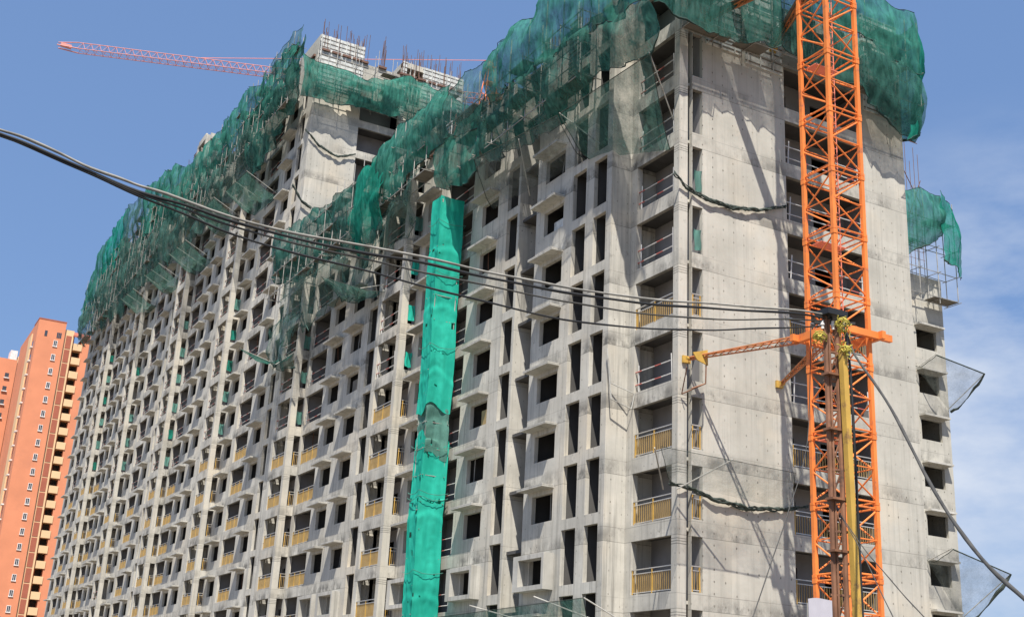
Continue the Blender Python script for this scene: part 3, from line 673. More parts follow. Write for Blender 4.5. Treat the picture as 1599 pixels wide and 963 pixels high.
# cross wing
net('safety_net', 'small green net around the top of the wing at the back corner', [(25.5, 10.3, 36.2), (27.6, 10.3, 36.4), (29.2, 10.3, 36.4)], [(25.5, 10.3, 31.4), (27.2, 10.3, 32.2), (28.6, 10.3, 33.0), (29.2, 10.3, 33.4)], 'net', out=(0, -1, 0), amp=.15, belly=.3, group=NG)
net('safety_net', 'narrow green net hanging off the outer edge of the back wing', [(28.9, 10.2, 36.6), (29.9, 10.2, 35.6), (30.9, 10.6, 34.6)], [(28.9, 10.2, 31.6), (29.9, 10.2, 31.2), (30.9, 10.6, 31.0)], 'netb', out=(.3, -1, 0), amp=.2, belly=.3, pleat=.8, group=NG)

# catch nets on slanted poles
def catch(label, corners, poles, mat='mesh', sag=.6, rim=.022, bundle=None):
    """corners: inner a, inner b, outer b, outer a"""
    e = empty('catch_net', corners[0], label, 'catch net', 'catch nets on slanted poles')
    a, b, c, d = [Vector(p) for p in corners]
    def fn(u, v):
        p = a.lerp(b, u).lerp(d.lerp(c, u), v)
        return p+Vector((0, 0, -sag*math.sin(math.pi*v)*(.55+.45*math.sin(math.pi*u))-.10*math.sin(u*19+v*7)*math.sin(math.pi*v)))
    m = MB(); m.grid(fn, 22, 12); part(m, 'netting', mat, e, True)
    r = MB(); r.tube([fn(i/16, 1) for i in range(17)], rim, 5); r.tube([fn(0, i/10) for i in range(11)], rim, 5); r.tube([fn(1, i/10) for i in range(11)], rim, 5)
    if bundle:
        r.tube([fn(1, i/10)+Vector((0, 0, .04*math.sin(i*2.1))) for i in range(11)], lambda t: bundle*(.6+.4*math.sin(t*9+1)), 6); r.tube([fn(i/16, 1) for i in range(17)], rim*2, 5)
    part(r, 'edge_rope', 'meshd', e)
    for p, q in poles: k_ = MB(); k_.bar(p, q, .03, 6); part(k_, 'support_pole', 'polelite', e)
    return e
catch('see-through catch net spread on poles over the corner balconies', [(-.05, .3, 27.4), (W-.02, 5.6, 28.7), (-3.2, 5.3, 30.5), (-2.5, -1.5, 30.8)], [((-.02, .1, 28.9), (-2.55, -1.5, 30.85)), ((W, 4.7, 29.2), (-3.25, 5.2, 30.5))], 'netg', .5)
catch('see-through catch net on poles left of the corner catch net', [(W-.02, 5.9, 28.8), (W-.02, 15.8, 29.6), (-3.2, 14.6, 31.7), (-3.2, 5.5, 30.5)], [((W, 11.6, 28.9), (-3.2, 9.4, 30.8))], 'mesh', .7)
catch('grey catch net hanging slack below the long green net over the lower roof', [(W-.02, 28.5, 28.8), (W-.02, 36.5, 29.6), (-3.6, 37.5, 31.4), (-3.6, 29.5, 28.2)], [((W, 29, 29), (-3.6, 29.5, 28.2)), ((W, 36, 30), (-3.6, 37.5, 31.4))], 'netg', .8)
catch('dark green catch net flaring out above the third balcony column', [(W-.9, 46.5, 28.2), (W-.02, 55.5, 29.5), (-3.8, 55.8, 30.4), (-3.6, 46.0, 26.8)], [((W, 55, 29.5), (-3.8, 55.8, 30.4)), ((W-.9, 47, 28.2), (-3.6, 46, 26.8))], 'netd', .5)
for j, (y, z, lb) in enumerate(((62, 46.2, 'lowest'), (73, 47.6, 'next'), (83, 46.4, 'middle'), (95, 47.5, 'farther'), (108, 48.2, 'farthest'))):
    nm = ['nearest the blank end wall', 'under the jib', 'below the roof step', 'just beyond the roof step', 'near the far end of the roof'][j]
    catch('slanted catch net below the taller block scaffold %s' % nm, [(W-.02, y-3, z), (W-.02, y+4, z+.5), (-4.3, y+4, z+2.2), (-4.3, y-3, z+1.6)], [((W, y-3, z+.1), (-4.35, y-3, z+1.65)), ((W, y+4, z+.6), (-4.35, y+4, z+2.25)), ((W, y, z+.2), (-4.35, y+.5, z+1.9))], 'netg', .6)
catch('low catch net on poles across the bottom of the near corner', [(W-.02, 4, 4.9), (W-.02, 18, 4.7), (-3.3, 17.6, 6.6), (-3.3, 1.5, 6.75)], [((W, 3.4, 6.0), (-3.3, 5.6, 7.05)), ((W, 8.6, 6.1), (-3.3, 11.7, 7.0)), ((-.02, 1.0, 5.2), (-3.3, 1.5, 6.75))], 'netg', .5, .014)
catch('upper dark catch net jutting from the back wing against the sky', [(27.3, 11.68, 24.6), (30.32, 11.6, 22.0), (30.9, 9.2, 24.1), (27.8, 10.2, 25.0)], [((27.2, 11.65, 24.2), (27.75, 10.2, 25.05)), ((30.2, 11.65, 22.2), (30.9, 9.2, 24.15))], 'mesh', .55, bundle=.09)
catch('lower dark catch net jutting from the back wing against the sky', [(27.4, 11.68, 12.4), (30.32, 11.6, 8.8), (31.6, 9.0, 11.7), (27.9, 10.0, 12.9)], [((27.3, 11.65, 12.2), (27.85, 10.0, 12.95)), ((30.2, 11.65, 9.2), (31.6, 9.0, 11.75))], 'mesh', .6, bundle=.13)
# rolled net bundles swagged across walls
def swag(label, pts, r, mat='meshd'):
    P_ = [poly(pts, i/40) for i in range(41)]; m = MB()
    for s_ in range(4):
        o_ = [Vector((0, rnd(-.05, .05), rnd(-.07, .07))) for _ in range(4)]; a1 = rnd(0, 6)
        m.tube([p+Vector((0, math.sin(i*.55+a1+s_)*.05, math.cos(i*.6+a1+2*s_)*.06+rnd(-.03, .03))) for i, p in enumerate(P_)], lambda t, s_=s_: r*(.28+.30*math.sin(math.pi*t)+.16*math.sin(t*37+s_)+.12*math.sin(t*83+2*s_)), 6)
    tag(m.build('rolled_net', mat, None, tuple(pts[0]), True), label, 'rolled net', 'rolled nets swagged across the walls')
swag('dark rolled net sagging across the upper end wall left of the orange mast', [(-.5, -.62, 25.75), (.3, -.55, 25.25), (1.5, -.55, 24.95), (3.0, -.55, 24.92), (4.5, -.55, 25.2), (6.2, -.55, 25.8)], .08)
swag('dark rolled net sagging across the lower end wall left of the orange mast', [(-.6, -.6, 11.55), (.4, -.55, 11.5), (1.8, -.55, 11.15), (3.5, -.55, 11.0), (5.6, -.55, 11.2), (7.0, -.6, 11.5)], .09)
swag('thin dark net roll sagging across the blank end wall of the taller block', [(-1.6, 51.8, 49.8), (-.2, 51.8, 48.6), (1.6, 51.8, 48.0), (3.2, 51.8, 48.7)], .10)
swag('lower dark net roll at the foot of the blank end wall of the taller block', [(-2.2, 51.7, 44.3), (-1.2, 51.7, 43.0), (.4, 51.7, 42.3), (2.5, 51.7, 43.2)], .12)
pm = MB(); pm.bar((-2.7, -2.5, 12.4), (-1.0, -.75, 11.2), .03, 5); pm.bar((-.3, -.7, 11.3), (1.26, -2.5, 12.5), .025, 5); pm.bar((1.26, -2.5, 12.5), (3.1, -2.5, 12.35), .012, 4)
tag(pm.build('net_support_poles', 'pole', None, (-1, -.7, 11.2)), 'pair of grey poles propping the lower rolled net at the corner', 'poles')

hg = MB()
for a, b in (((-1.3, 3.3, 18.2), (-1.15, 3.1, 15.8)), ((-1.15, 3.1, 15.8), (-.1, 3.0, 15.5)), ((-1.3, 3.3, 18.2), (-1.05, 3.3, 16.6)), ((-1.05, 3.3, 16.6), (-.02, 2.9, 16.2)), ((-.1, 3.0, 15.5), (-.02, 2.9, 16.2))): hg.bar(a, b, .03, 5)
tag(hg.build('steel_hanger', 'polelite', None, (-1.1, 3.3, 16)), 'bent steel rod hanger on the pier left of the corner balconies', 'hanger')
catch('sheer catch net wrapped round the corner above the lower rolled net', [(-.5, -.62, 11.6), (5.9, -.6, 11.2), (4.6, -2.5, 12.4), (-2.4, -2.5, 12.5)], [((-.3, -.7, 11.3), (1.26, -2.5, 12.5))], 'mesh', .35, .012)
# teal cloths in the narrow side openings
ORD = ['first', 'second', 'third', 'fourth', 'fifth', 'sixth', 'seventh']; NUM = ['no', 'one', 'two', 'three', 'four', 'five', 'six']
def cloth(x, y, z, h, wd):
    m = MB(); a = rnd(0, 6)
    m.grid(lambda u, v: (x+wd*u+.03*math.sin(v*6+a), y-.05-.05*math.sin(u*7+a)-.08*v*math.sin(u*3+a), z-h*v-.05*math.sin(u*3.1)), 8, 8)
    return m.build('net_cloth', random.choice(['teal', 'teald'] if y < 40 else ['teald', 'netb', 'teald']), None, (x, y, z), True)
for i, p in enumerate(PL):
    bl = owner(p)
    lo = {0: 6, 1: 6, 2: 6}.get(i, YL[i]+1); hi = {0: 7, 1: 9, 2: 9}.get(i, YL[i]+6)
    for k in range(lo, min(hi+1, ktop(bl, p))):
        if i and rnd(0, 1) < .12: continue
        o = cloth(.76 if i == 0 else -1.66, -.42 if i == 0 else p-.47, zk(k)-(1.25 if i == 0 else 1.1)+rnd(-.1, .15), rnd(.85, 1.1), rnd(.42, .52))
        n_ = k-YL[i]
        tag(o, 'teal cloth beside the %s balcony column from the corner, %s floors above the ochre railings' % (ORD[i], NUM[n_]) if n_ > 1 else 'teal cloth beside the %s balcony column from the corner, right above the ochre railings' % ORD[i], 'net cloth', 'teal cloths in the side openings')

# ---------------------------------------------------------------- wrapped hoist tower
tw = empty('scaffold_tower', (-2.25, 19.7, 0), 'slim scaffold tower wrapped in bright teal netting in front of the long facade', 'scaffold tower')
TX0, TX1, TY0, TY1 = -3.0, -1.45, 19.1, 20.3
def wrap(z0, z1, mat, infl, hem0, hem1, tears, seed):
    rr = random.Random(seed); nu, nz = 64, max(20, int((z1-z0)*10)); ph = [rr.uniform(0, 6.28) for _ in range(9)]
    ring = [(TX0, TY1), (TX0, TY0), (TX1, TY0), (TX1, TY1), (TX0, TY1)]; cx, cy = (TX0+TX1)/2, (TY0+TY1)/2
    bands = [z0+(z1-z0)*f for f in (.13, .45, .72)]
    seg_n = [Vector((-1, 0, 0)), Vector((0, -1, 0)), Vector((1, 0, 0)), Vector((0, 1, 0))]
    def fn(u, v):
        fi = min(3, int(u*4)); q = u*4-fi; z = z0+(z1-z0)*v; pa, pb_ = ring[fi], ring[fi+1]
        p = Vector((pa[0]+(pb_[0]-pa[0])*q, pa[1]+(pb_[1]-pa[1])*q, 0)); dn = seg_n[fi]
        f = .03*mnoise.noise(Vector((u*14, z*.6, ph[0])))+.03*mnoise.noise(Vector((u*30, z*2.0+u*20, ph[1])))+.014*mnoise.noise(Vector((u*60, z*5, ph[2])))
        f *= .25+1.3*math.sin(math.pi*q); f += -.05*math.sin(math.pi*q)
        for b in bands:
            t = (z-b-.25*math.sin(math.pi*q))/.22; f += .03*math.exp(-t*t)-.03*math.exp(-((t-1.6)**2))
        z += (hem0*(1-v)*(math.sin(u*12+ph[4])*.6+math.sin(u*25+ph[5])*.3) if v < .25 else 0)+(hem1*v*(math.sin(u*12+ph[6])*.5) if v > .8 else 0)
        cd = Vector((p.x-cx, p.y-cy, 0)).normalized(); return Vector((p.x, p.y, z))+dn*f+cd*infl*1.4+Vector((.12*mnoise.noise(Vector((z*.35, ph[4], 0))), .12*mnoise.noise(Vector((z*.35, 7, ph[5]))), 0))
    tear = set()
    for _ in range(tears):
        a, b = rr.randrange(nu), rr.randrange(nz); w_, h_ = rr.choice([1, 1, 2, 2, 3]), rr.choice([1, 2, 2, 3, 4])
        for i in range(w_):
            for j in range(h_): tear.add(((a+i) % nu, b+j))
    m = MB(); q4 = nu//4
    for fc in range(4):
        m.grid(lambda u, v, fc=fc: fn(min((fc+u)/4, .99999) if u < 1 else (fc+1)/4-1e-6, v), q4, nz, lambda i, j, fc=fc: (i+fc*q4, j) in tear)
    return part(m, 'net_wrap', mat, tw, True)
tag(wrap(18.2, 31.2, 'teal', .0, .5, .05, 26, 3), 'upper bright teal wrap with torn lower hem')
tag(wrap(15.6, 19.2, 'teald', -.06, .3, .1, 8, 5), 'dull grey green patch of netting')
tag(wrap(.3, 16.6, 'teal', .0, .1, 1.0, 40, 8), 'lower bright teal wrap tied with a sagging band')
for zr in (9.3, 13.3, 13.6, 16.2, 22.0, 26.4, 29.6):
    tr = MB(); q_ = [(TX0-.12, TY1+.12), (TX0-.12, TY0-.12), (TX1+.12, TY0-.12), (TX1+.12, TY1+.12)]
    pts_ = []
    for (a, b), (c, d) in zip(q_, q_[1:]+q_[:1]): pts_ += [(a+(c-a)*i/6, b+(d-b)*i/6, zr-.18*math.sin(math.pi*i/6)+rnd(-.03, .03)) for i in range(6)]
    tr.tube(pts_+[pts_[0]], .016, 4); part(tr, 'tie_rope', 'teald', tw)
t_ = MB()
for a in (TX0+.12, TX1-.12):
    for b in (TY0+.12, TY1-.12): t_.bar((a, b, 0), (a, b, 31.0), .03, 5)
z = 1.0
while z < 31:
    for a in (TX0+.12, TX1-.12): t_.bar((a, TY0-.0, z), (a, TY1, z), .025, 4)
    for b in (TY0+.12, TY1-.12): t_.bar((TX0, b, z), (TX1+(1.0 if int(z) % 3 == 0 else 0), b, z), .025, 4)
    z += 1.5
part(t_, 'pole_frame', 'pole', tw)

# ---------------------------------------------------------------- near tower crane mast
CX, CY, CS = 2.98, -7.0, 1.68
cr = empty('tower_crane', (CX+CS/2, CY+CS/2, 0), 'orange lattice tower crane mast tied to the end wall', 'crane')
cn = [(CX, CY), (CX+CS, CY), (CX+CS, CY+CS), (CX, CY+CS)]
base = MB(); base.box(CX-1.2, CX+CS+1.2, CY-1.2, CY+CS+1.2, .013, .5); part(base, 'foundation', 'hood', cr)
SEC = 2.81; z = .5+.25; sec = MB(); co = ORIG[cr.name]
def section():
    s = MB(); r = .082
    for x, y in cn: s.box(x-r, x+r, y-r, y+r, 0, SEC-.004)
    for x, y in cn: s.box(x-r-.02, x+r+.02, y-r-.02, y+r+.02, SEC-.2, SEC-.01); s.box(x-r-.018, x+r+.018, y-r-.018, y+r+.018, .01, .12)
    for i in range(4):
        a = Vector(cn[i]+(0,)); b = Vector(cn[(i+1) % 4]+(0,))
        def P(p, zz): return (p.x, p.y, zz)
        s.bar(P(a, .12), P(b, .12), .04, 6); s.bar(P(a, SEC-.12), P(b, SEC-.12), .04, 6)
        s.bar(P(a, SEC*.5-.02), P(b, SEC-.2), .036, 6); s.bar(P(a, SEC*.5-.06), P(b, .2), .036, 6)
        s.bar(P(a, .5*SEC+.05), P(b, .5*SEC+.05), .03, 5)
    return s
sm = section(); p0 = sm.build('mast_section', 'orange', cr, (0, 0, 0)); p0.location = (-co[0], -co[1], -.79)
z = -.79
NS = 18
for i in range(NS):
    if i: copy_to(p0, cr, (-co[0], -co[1], z))
    z += SEC
ZT = z
ld = MB()
for x in (.35, .75): ld.bar((CX+x, CY+.42, .6), (CX+x, CY+.42, ZT), .022, 4)
zz = .8
while zz < ZT: ld.bar((CX+.35, CY+.42, zz), (CX+.75, CY+.42, zz), .013, 4); zz += .3
for zz in [.5+SEC*i+1.3 for i in range(1, NS, 3)]: ld.box(CX+.15, CX+CS-.15, CY+.9, CY+CS-.2, zz, zz+.03)
part(ld, 'ladder', 'orange2', cr)
def tie(zt, s0):
    xa = .36 if s0 == 0 else 1.5
    f = MB(); e = .28
    for (a, b) in (((CX-e-.6, CY-e), (CX+CS+.95, CY-e)), ((CX-e-.4, CY+CS+e), (CX+CS+.5, CY+CS+e))): f.box(a[0], b[0], a[1]-.09, a[1]+.09, zt-.14, zt+.14)
    for x in (CX-e, CX+CS+e): f.box(x-.1, x+.1, CY-e-.3, CY+CS+e+.3, zt-.16, zt+.16)
    part(f, 'tie_frame', 'orange', cr)
    for (A_, B_) in (((CX-e, CY+CS+e, zt-.02), (xa, -.62, zt-.25)), ((CX+CS*.6, CY+CS+e, zt-.05), (5.6, -.62, zt-.45))):
        m = MB(); A_ = Vector(A_); B_ = Vector(B_); d = (B_-A_).normalized(); sd = d.cross(Vector((0, 0, 1))).normalized(); n_ = 14
        ofs = [sd*.16+Vector((0, 0, .12)), -sd*.16+Vector((0, 0, .12)), Vector((0, 0, -.16))]
        for o_ in ofs: m.bar(A_+o_, B_+o_*.35, .036, 6)
        for i in range(n_):
            t0, t1 = i/n_, (i+1)/n_
            for a in range(3):
                b = (a+1) % 3; m.bar(A_.lerp(B_, t0)+ofs[a]*(1-.65*t0), A_.lerp(B_, t1)+ofs[b]*(1-.65*t1), .018, 4)
        o = part(m, 'wall_tie', 'armc', cr)
        if s0:
            wb = MB(); b0 = 0; cc = [A_+sd*.3, B_+sd*.25, B_-sd*.25, A_-sd*.3]; wb.v += [tuple(p+Vector((0, 0, .16))) for p in cc]+[tuple(p+Vector((0, 0, .2))) for p in cc]; wb.f += [(0, 3, 2, 1), (4, 5, 6, 7), (0, 1, 5, 4), (1, 2, 6, 5), (2, 3, 7, 6), (3, 0, 4, 7)]; wb.mi += [0]*6; part(wb, 'walkway_board', 'batten', cr)
        k = MB(); k.box(B_.x-.2, B_.x+.2, B_.y+.1, B_.y+.2, B_.z-.16, B_.z+.16); k.bar(B_+Vector((-.12, -.05, 0)), B_+Vector((.12, -.05, 0)), .07, 8); bo = k.build('bracket', 'yellow', o, co)
f0 = 17.35
tie(f0, 0); tie(f0+17.3, 1)
br = MB(); br.bar((.85, -1.25, 17.4), (.85, -1.2, 15.95), .03, 5); br.bar((.85, -1.2, 15.95), (.1, -.5, 15.5), .03, 5); br.bar((.1, -.5, 15.5), (-.15, -1.2, 16.5), .025, 5); br.bar((.85, -1.2, 15.95), (.1, -1.2, 15.6), .03, 5)
br.mat(1); br.v += [(.12, -1.28, 17.2), (.9, -1.28, 17.45), (.92, -1.28, 16.75), (.35, -1.28, 16.9), (.12, -1.22, 17.2), (.9, -1.22, 17.45), (.92, -1.22, 16.75), (.35, -1.22, 16.9)]; b0 = len(br.v)-8
for q_ in ((0, 1, 2, 3), (7, 6, 5, 4), (0, 4, 5, 1), (1, 5, 6, 2), (2, 6, 7, 3), (3, 7, 4, 0)): br.f.append(tuple(b0+i for i in q_)); br.mi.append(1)
part(br, 'anchor_hanger', ['rust', 'yellow'], cr)
# slewing top, cab and jib stand above the picture
tp = MB(); tp.bar((co[0], co[1], ZT), (co[0], co[1], ZT+1.2), 1.1, 12); tp.bar((co[0], co[1], ZT+1.2), (co[0], co[1], ZT+8), .8, 4, .15); part(tp, 'slewing_top', 'orange', cr)
def lattice_jib(p, q, h, wd, n, rc, rb):
    m = MB(); p = Vector(p); q = Vector(q); d = (q-p).normalized(); sd = d.cross(Vector((0, 0, 1))).normalized()
    ofs = [Vector((0, 0, h)), sd*wd/2, -sd*wd/2]
    for o_ in ofs: m.bar(p+o_, q+o_, rc, 5)
    for i in range(n):
        t0, t1 = i/n, (i+1)/n; a = p.lerp(q, t0); b = p.lerp(q, t1); c = p.lerp(q, (t0+t1)/2)
        for s_ in (1, 2): m.bar(a+ofs[s_], c+ofs[0], rb, 4); m.bar(c+ofs[0], b+ofs[s_], rb, 4)
        m.bar(a+ofs[1], a+ofs[2], rb, 4); m.bar(a+ofs[1], b+ofs[2], rb, 4)
    return m
part(lattice_jib((co[0]+1, co[1], ZT+1.5), (co[0]+45, co[1]-8, ZT+1.5), 1.2, 1.2, 24, .06, .035), 'jib', 'orange', cr)

# ---------------------------------------------------------------- second crane behind the blocks
JZ = 85.0; jr = Vector((38.6, 97.4, JZ)); jt = Vector((-16.9, 117.0, JZ))
c2 = empty('tower_crane', (jr.x, jr.y, 0), 'pale red jib of a second tower crane reaching over the taller block', 'crane')
part(lattice_jib(jr, jt+(jr-jt)*.045, 1.25, 1.35, 52, .06, .03), 'jib', 'jibpale', c2)
tp2 = MB(); d_ = (jr-jt).normalized(); s2 = d_.cross(Vector((0, 0, 1)))
for o_ in (s2*.65, -s2*.65): tp2.bar(jt+(jr-jt)*.045+o_, jt+o_*.7+Vector((0, 0, .3)), .09, 5)
tp2.bar(jt+(jr-jt)*.045+Vector((0, 0, 1.25)), jt+Vector((0, 0, .9)), .07, 5); tp2.box(jt.x+.3, jt.x+1.7, jt.y-.7, jt.y-.3, JZ+.2, JZ+.7)
part(tp2, 'jib_tip', 'jibpale', c2)
ms = MB()
for a in (-.9, .9):
    for b in (-.9, .9): ms.bar((jr.x+a, jr.y+b, 0), (jr.x+a, jr.y+b, JZ+1), .1, 5); ms.bar((jr.x+a, jr.y+b, JZ+1), (jr.x+a*.2, jr.y+b*.2, JZ+6.8), .09, 5)
zz = 0
while zz < JZ:
    for (a, b, c_, d2) in ((-.9, -.9, .9, -.9), (.9, -.9, .9, .9), (.9, .9, -.9, .9), (-.9, .9, -.9, -.9)):
        ms.bar((jr.x+a, jr.y+b, zz), (jr.x+c_, jr.y+d2, zz+1.5), .05, 4); ms.bar((jr.x+c_, jr.y+d2, zz+1.5), (jr.x+a, jr.y+b, zz+3), .05, 4)
    zz += 3
for zz in (JZ+3, JZ+5.5): ms.box(jr.x-.6, jr.x+.6, jr.y-.6, jr.y+.6, zz, zz+.15)
part(ms, 'mast', 'orange', c2)
ca = MB(); ca.box(jr.x-.7, jr.x+.7, jr.y-2.6, jr.y-1.0, JZ-1.6, JZ+.4); part(ca, 'cab', 'orange', c2)
pn = MB(); ap = Vector((jr.x, jr.y, JZ+6.8)); pn.tube([ap, jr.lerp(jt, .68)+Vector((0, 0, 1.3))], .045, 5)
part(pn, 'pendant_bar', 'orange2', c2)
cj = jr-(jt-jr).normalized()*14; part(lattice_jib(jr, cj, 1.1, 1.4, 9, .08, .045), 'counter_jib', 'orange', c2)
cwt = MB(); cwt.box(cj.x-1, cj.x+1, cj.y-.6, cj.y+.6, JZ-2.2, JZ); part(cwt, 'counterweight', 'hood', c2)

# ---------------------------------------------------------------- finished orange block
ob = empty('apartment_tower', (0, 205, 0), 'finished orange and cream apartment tower behind the grey shell', 'building')
OY, OT = 200.0, 71.3
def pb(nm, mt, *b): m = MB(); m.box(*b); return part(m, nm, mt, ob)
pb('wall', 'ob', -3.7, 1.35, OY, 224, 0, OT); pb('wall', 'oc', 1.352, 3.1, OY+.5, 224, 0, OT-1.1); pb('wall', 'ob', 3.102, 3.5, OY+2.0, 224, 0, OT-1.5); pb('wall', 'ob', 4.75, 9.0, OY+.6, 224, 0, OT-2.2)
pm_ = MB(); pm_.box(-3.75, 1.4, OY-.05, OY+6, OT, OT+.25); part(pm_, 'parapet', 'obr', ob)
pb('wall', 'oc', -3.9, -3.702, OY+6, OY+10, 0, OT-1.6)
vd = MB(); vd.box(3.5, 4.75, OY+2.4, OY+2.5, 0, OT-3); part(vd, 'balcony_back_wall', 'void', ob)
FH = 2.78
for i in range(25):
    z = OT-1.9-FH*(i+1)
    if z < 1: break
    a = MB(); a.box(3.3, 4.95, OY+.45, OY+.65, z-.2, z+1.15); a.box(3.3, 4.75, OY+.65, OY+2.4, z-.2, z-.05); part(a, 'balcony', 'oc', ob)
    c_ = MB(); c_.box(1.75, 2.75, OY+.44, OY+.498, z-.1, z+FH-.35); part(c_, 'wall_panel', 'obr', ob)
    if i < 24:
        zw = OT-4.75-2.77*i
        f = MB(); f.mat(0).box(-.55, .30, OY-.14, OY-.002, zw-.28, zw-.12); f.box(-.5, -.4, OY-.1, OY-.002, zw-.12, zw+1.0); f.box(.15, .25, OY-.1, OY-.002, zw-.12, zw+1.0); f.box(-.4, .15, OY-.1, OY-.002, zw+.9, zw+1.0); f.box(-.16, -.10, OY-.06, OY-.002, zw-.12, zw+.9)
        wo = part(f, 'window', 'owhite', ob); gm = MB(); gm.box(-.4, .15, OY-.03, OY-.003, zw-.12, zw+.9); gm.build('pane', 'glass', wo, ORIG[ob.name])
        s_ = MB(); s_.box(-4.1, -3.702, OY+3.0, OY+4.6, zw-.35, zw-.1); s_.mat(1).box(-3.74, -3.703, OY+3.1, OY+4.5, zw-.1, zw+1.1); part(s_, 'side_window', ['owhite', 'glass'], ob)
for x, w_ in ((-2.35, .5), (-.1, .25), (.2, .25), (.5, .25)):
    m = MB(); m.box(x, x+w_, OY-.04, OY-.003, OT-3.2, OT-2.1); part(m, 'window', 'glass', ob)
rf = MB(); rf.v += [(3.0, OY+.2, OT-2), (9.5, OY+.2, OT-2.2), (9.5, OY+10, OT+1.2), (3.0, OY+10, OT+1.4), (3.0, OY+.2, OT-2.3), (9.5, OY+.2, OT-2.5), (9.5, OY+10, OT+.9), (3.0, OY+10, OT+1.1)]
for q_ in ((0, 1, 2, 3), (7, 6, 5, 4), (0, 4, 5, 1), (1, 5, 6, 2), (2, 6, 7, 3), (3, 7, 4, 0)): rf.f.append(q_); rf.mi.append(0)
part(rf, 'roof', 'obr', ob)
o2 = empty('apartment_tower', (-12, 240, 0), 'second orange apartment tower at the left edge, mostly hidden by the first', 'building')
def pb2(nm, mt, *b): m = MB(); m.box(*b); return part(m, nm, mt, o2)
Y2 = 232.0
pb2('wall', 'ob', -14.5, -3.0, Y2, 262, 0, 70.5); pb2('wall', 'oc', -3.0, -1.0, Y2+.6, 262, 0, 71.5); pb2('roof_box', 'owhite', -4.6, -3.2, Y2+.4, Y2+4, 70.5, 72.6)
for i in range(22):
    for x in (-11.8, -8.2, -5.0):
        z = 66.5-2.9*i
        if z < 2: break
        m = MB(); m.box(x-.15, x+.95, Y2-.3, Y2-.003, z-.3, z-.1); m.mat(1).box(x, x+.8, Y2-.03, Y2-.004, z-.1, z+.9); part(m, 'window', ['owhite', 'glass'], o2)

# ---------------------------------------------------------------- utility pole, post and cables
def leg(m, x0, y0, x1, y1, z1, r): m.bar((x0, y0, 0), (x1, y1, z1), r, 6)
up_ = empty('utility_pole', (-17.05, -27.78, 0), 'rusty double utility pole laced with flat bars in front of the crane mast', 'pole')
lA = Vector((-17.222, -27.712, 0)); lB = Vector((-17.055, -27.786, 0))
m = MB(); m.bar(lA, lA+Vector((0, 0, 8.2)), .042, 7); m.bar(lA+Vector((.06, -.03, 0)), lA+Vector((.05, -.03, 8.15)), .022, 5); part(m, 'pole_leg', 'rust', up_)
m = MB(); m.bar(lB, lB+Vector((0, 0, 8.1)), .042, 7); part(m, 'pole_leg', 'rust', up_)
m = MB(); zz = .4; i = 0
while zz < 7.9:
    m.bar(lA+Vector((-.05, .03, zz)), lB+Vector((.05, -.03, zz)), .022, 5); m.bar(lA+Vector((0, 0, zz)), lB+Vector((0, 0, zz+.48)), .014, 4)
    if i % 2: m.bar(lB+Vector((0, 0, zz)), lA+Vector((0, 0, zz+.48)), .014, 4)
    zz += .48; i += 1
part(m, 'lacing_bars', 'rust', up_)
for zc in (7.2, 6.3, 5.2, 4.4):
    m = MB(); c_ = (lA+lB)/2; m.box(c_.x-.16, c_.x+.15, c_.y-.09, c_.y+.09, zc, zc+.035); part(m, 'clamp', 'rust', up_)
for xi in (-17.28, -17.12, -16.96):
    m = MB(); m.bar((xi, -27.66-(xi+17.28)*.45-.05, 8.12), (xi, -27.66-(xi+17.28)*.45-.05, 7.98), .028, 8); m.bar((xi, -27.66-(xi+17.28)*.45-.05, 8.07), (xi, -27.66-(xi+17.28)*.45-.05, 8.04), .042, 8); part(m, 'insulator', 'owhite', up_)
m = MB(); m.box(-17.32, -16.9, -27.9, -27.62, 8.2, 8.3); m.bar((-17.35, -27.6, 8.1), (-16.8, -27.95, 8.1), .03, 5); part(m, 'cap_plate', 'dark', up_)
m = MB(); m.bar((-16.95, -27.965, 0), (-17.06, -27.915, 7.6), .07, 4)
tag(m.build('steel_post', 'yellow', None, (-16.95, -27.965, 0)), 'worn yellow square steel post standing against the rusty utility pole', 'post')
def frizz(label, c, n, r, sz):
    m = MB(); c = Vector(c)
    for _ in range(n):
        p = c+Vector((rnd(-r, r), rnd(-r, r), rnd(-r*1.4, r*1.4))); d = Vector((rnd(-1, 1), rnd(-1, 1), rnd(-1.2, .8))).normalized()*sz*rnd(.5, 1.2)
        m.tube([p, p+d*.5+Vector((rnd(-.03, .03), 0, rnd(-.03, .03))), p+d], .008, 4)
    for _ in range(2):
        z_ = rnd(-r, r); m.tube([c+Vector((math.cos(t)*.11, math.sin(t)*.11, z_+.03*math.sin(2*t))) for t in [i*.5 for i in range(14)]], .012, 5)
    tag(m.build('rope_tangle', 'rope', None, tuple(c)), label, 'rope', 'yellow rope lashings on the pole')
frizz('big frayed yellow rope tangle on top of the utility pole', (-17.0, -27.88, 8.05), 50, .08, .12)
frizz('frayed yellow rope knot around the top of the yellow post', (-17.05, -27.96, 7.6), 40, .06, .12)
frizz('small yellow rope tuft on the cables left of the pole top', (-17.33, -27.70, 7.85), 22, .04, .12)
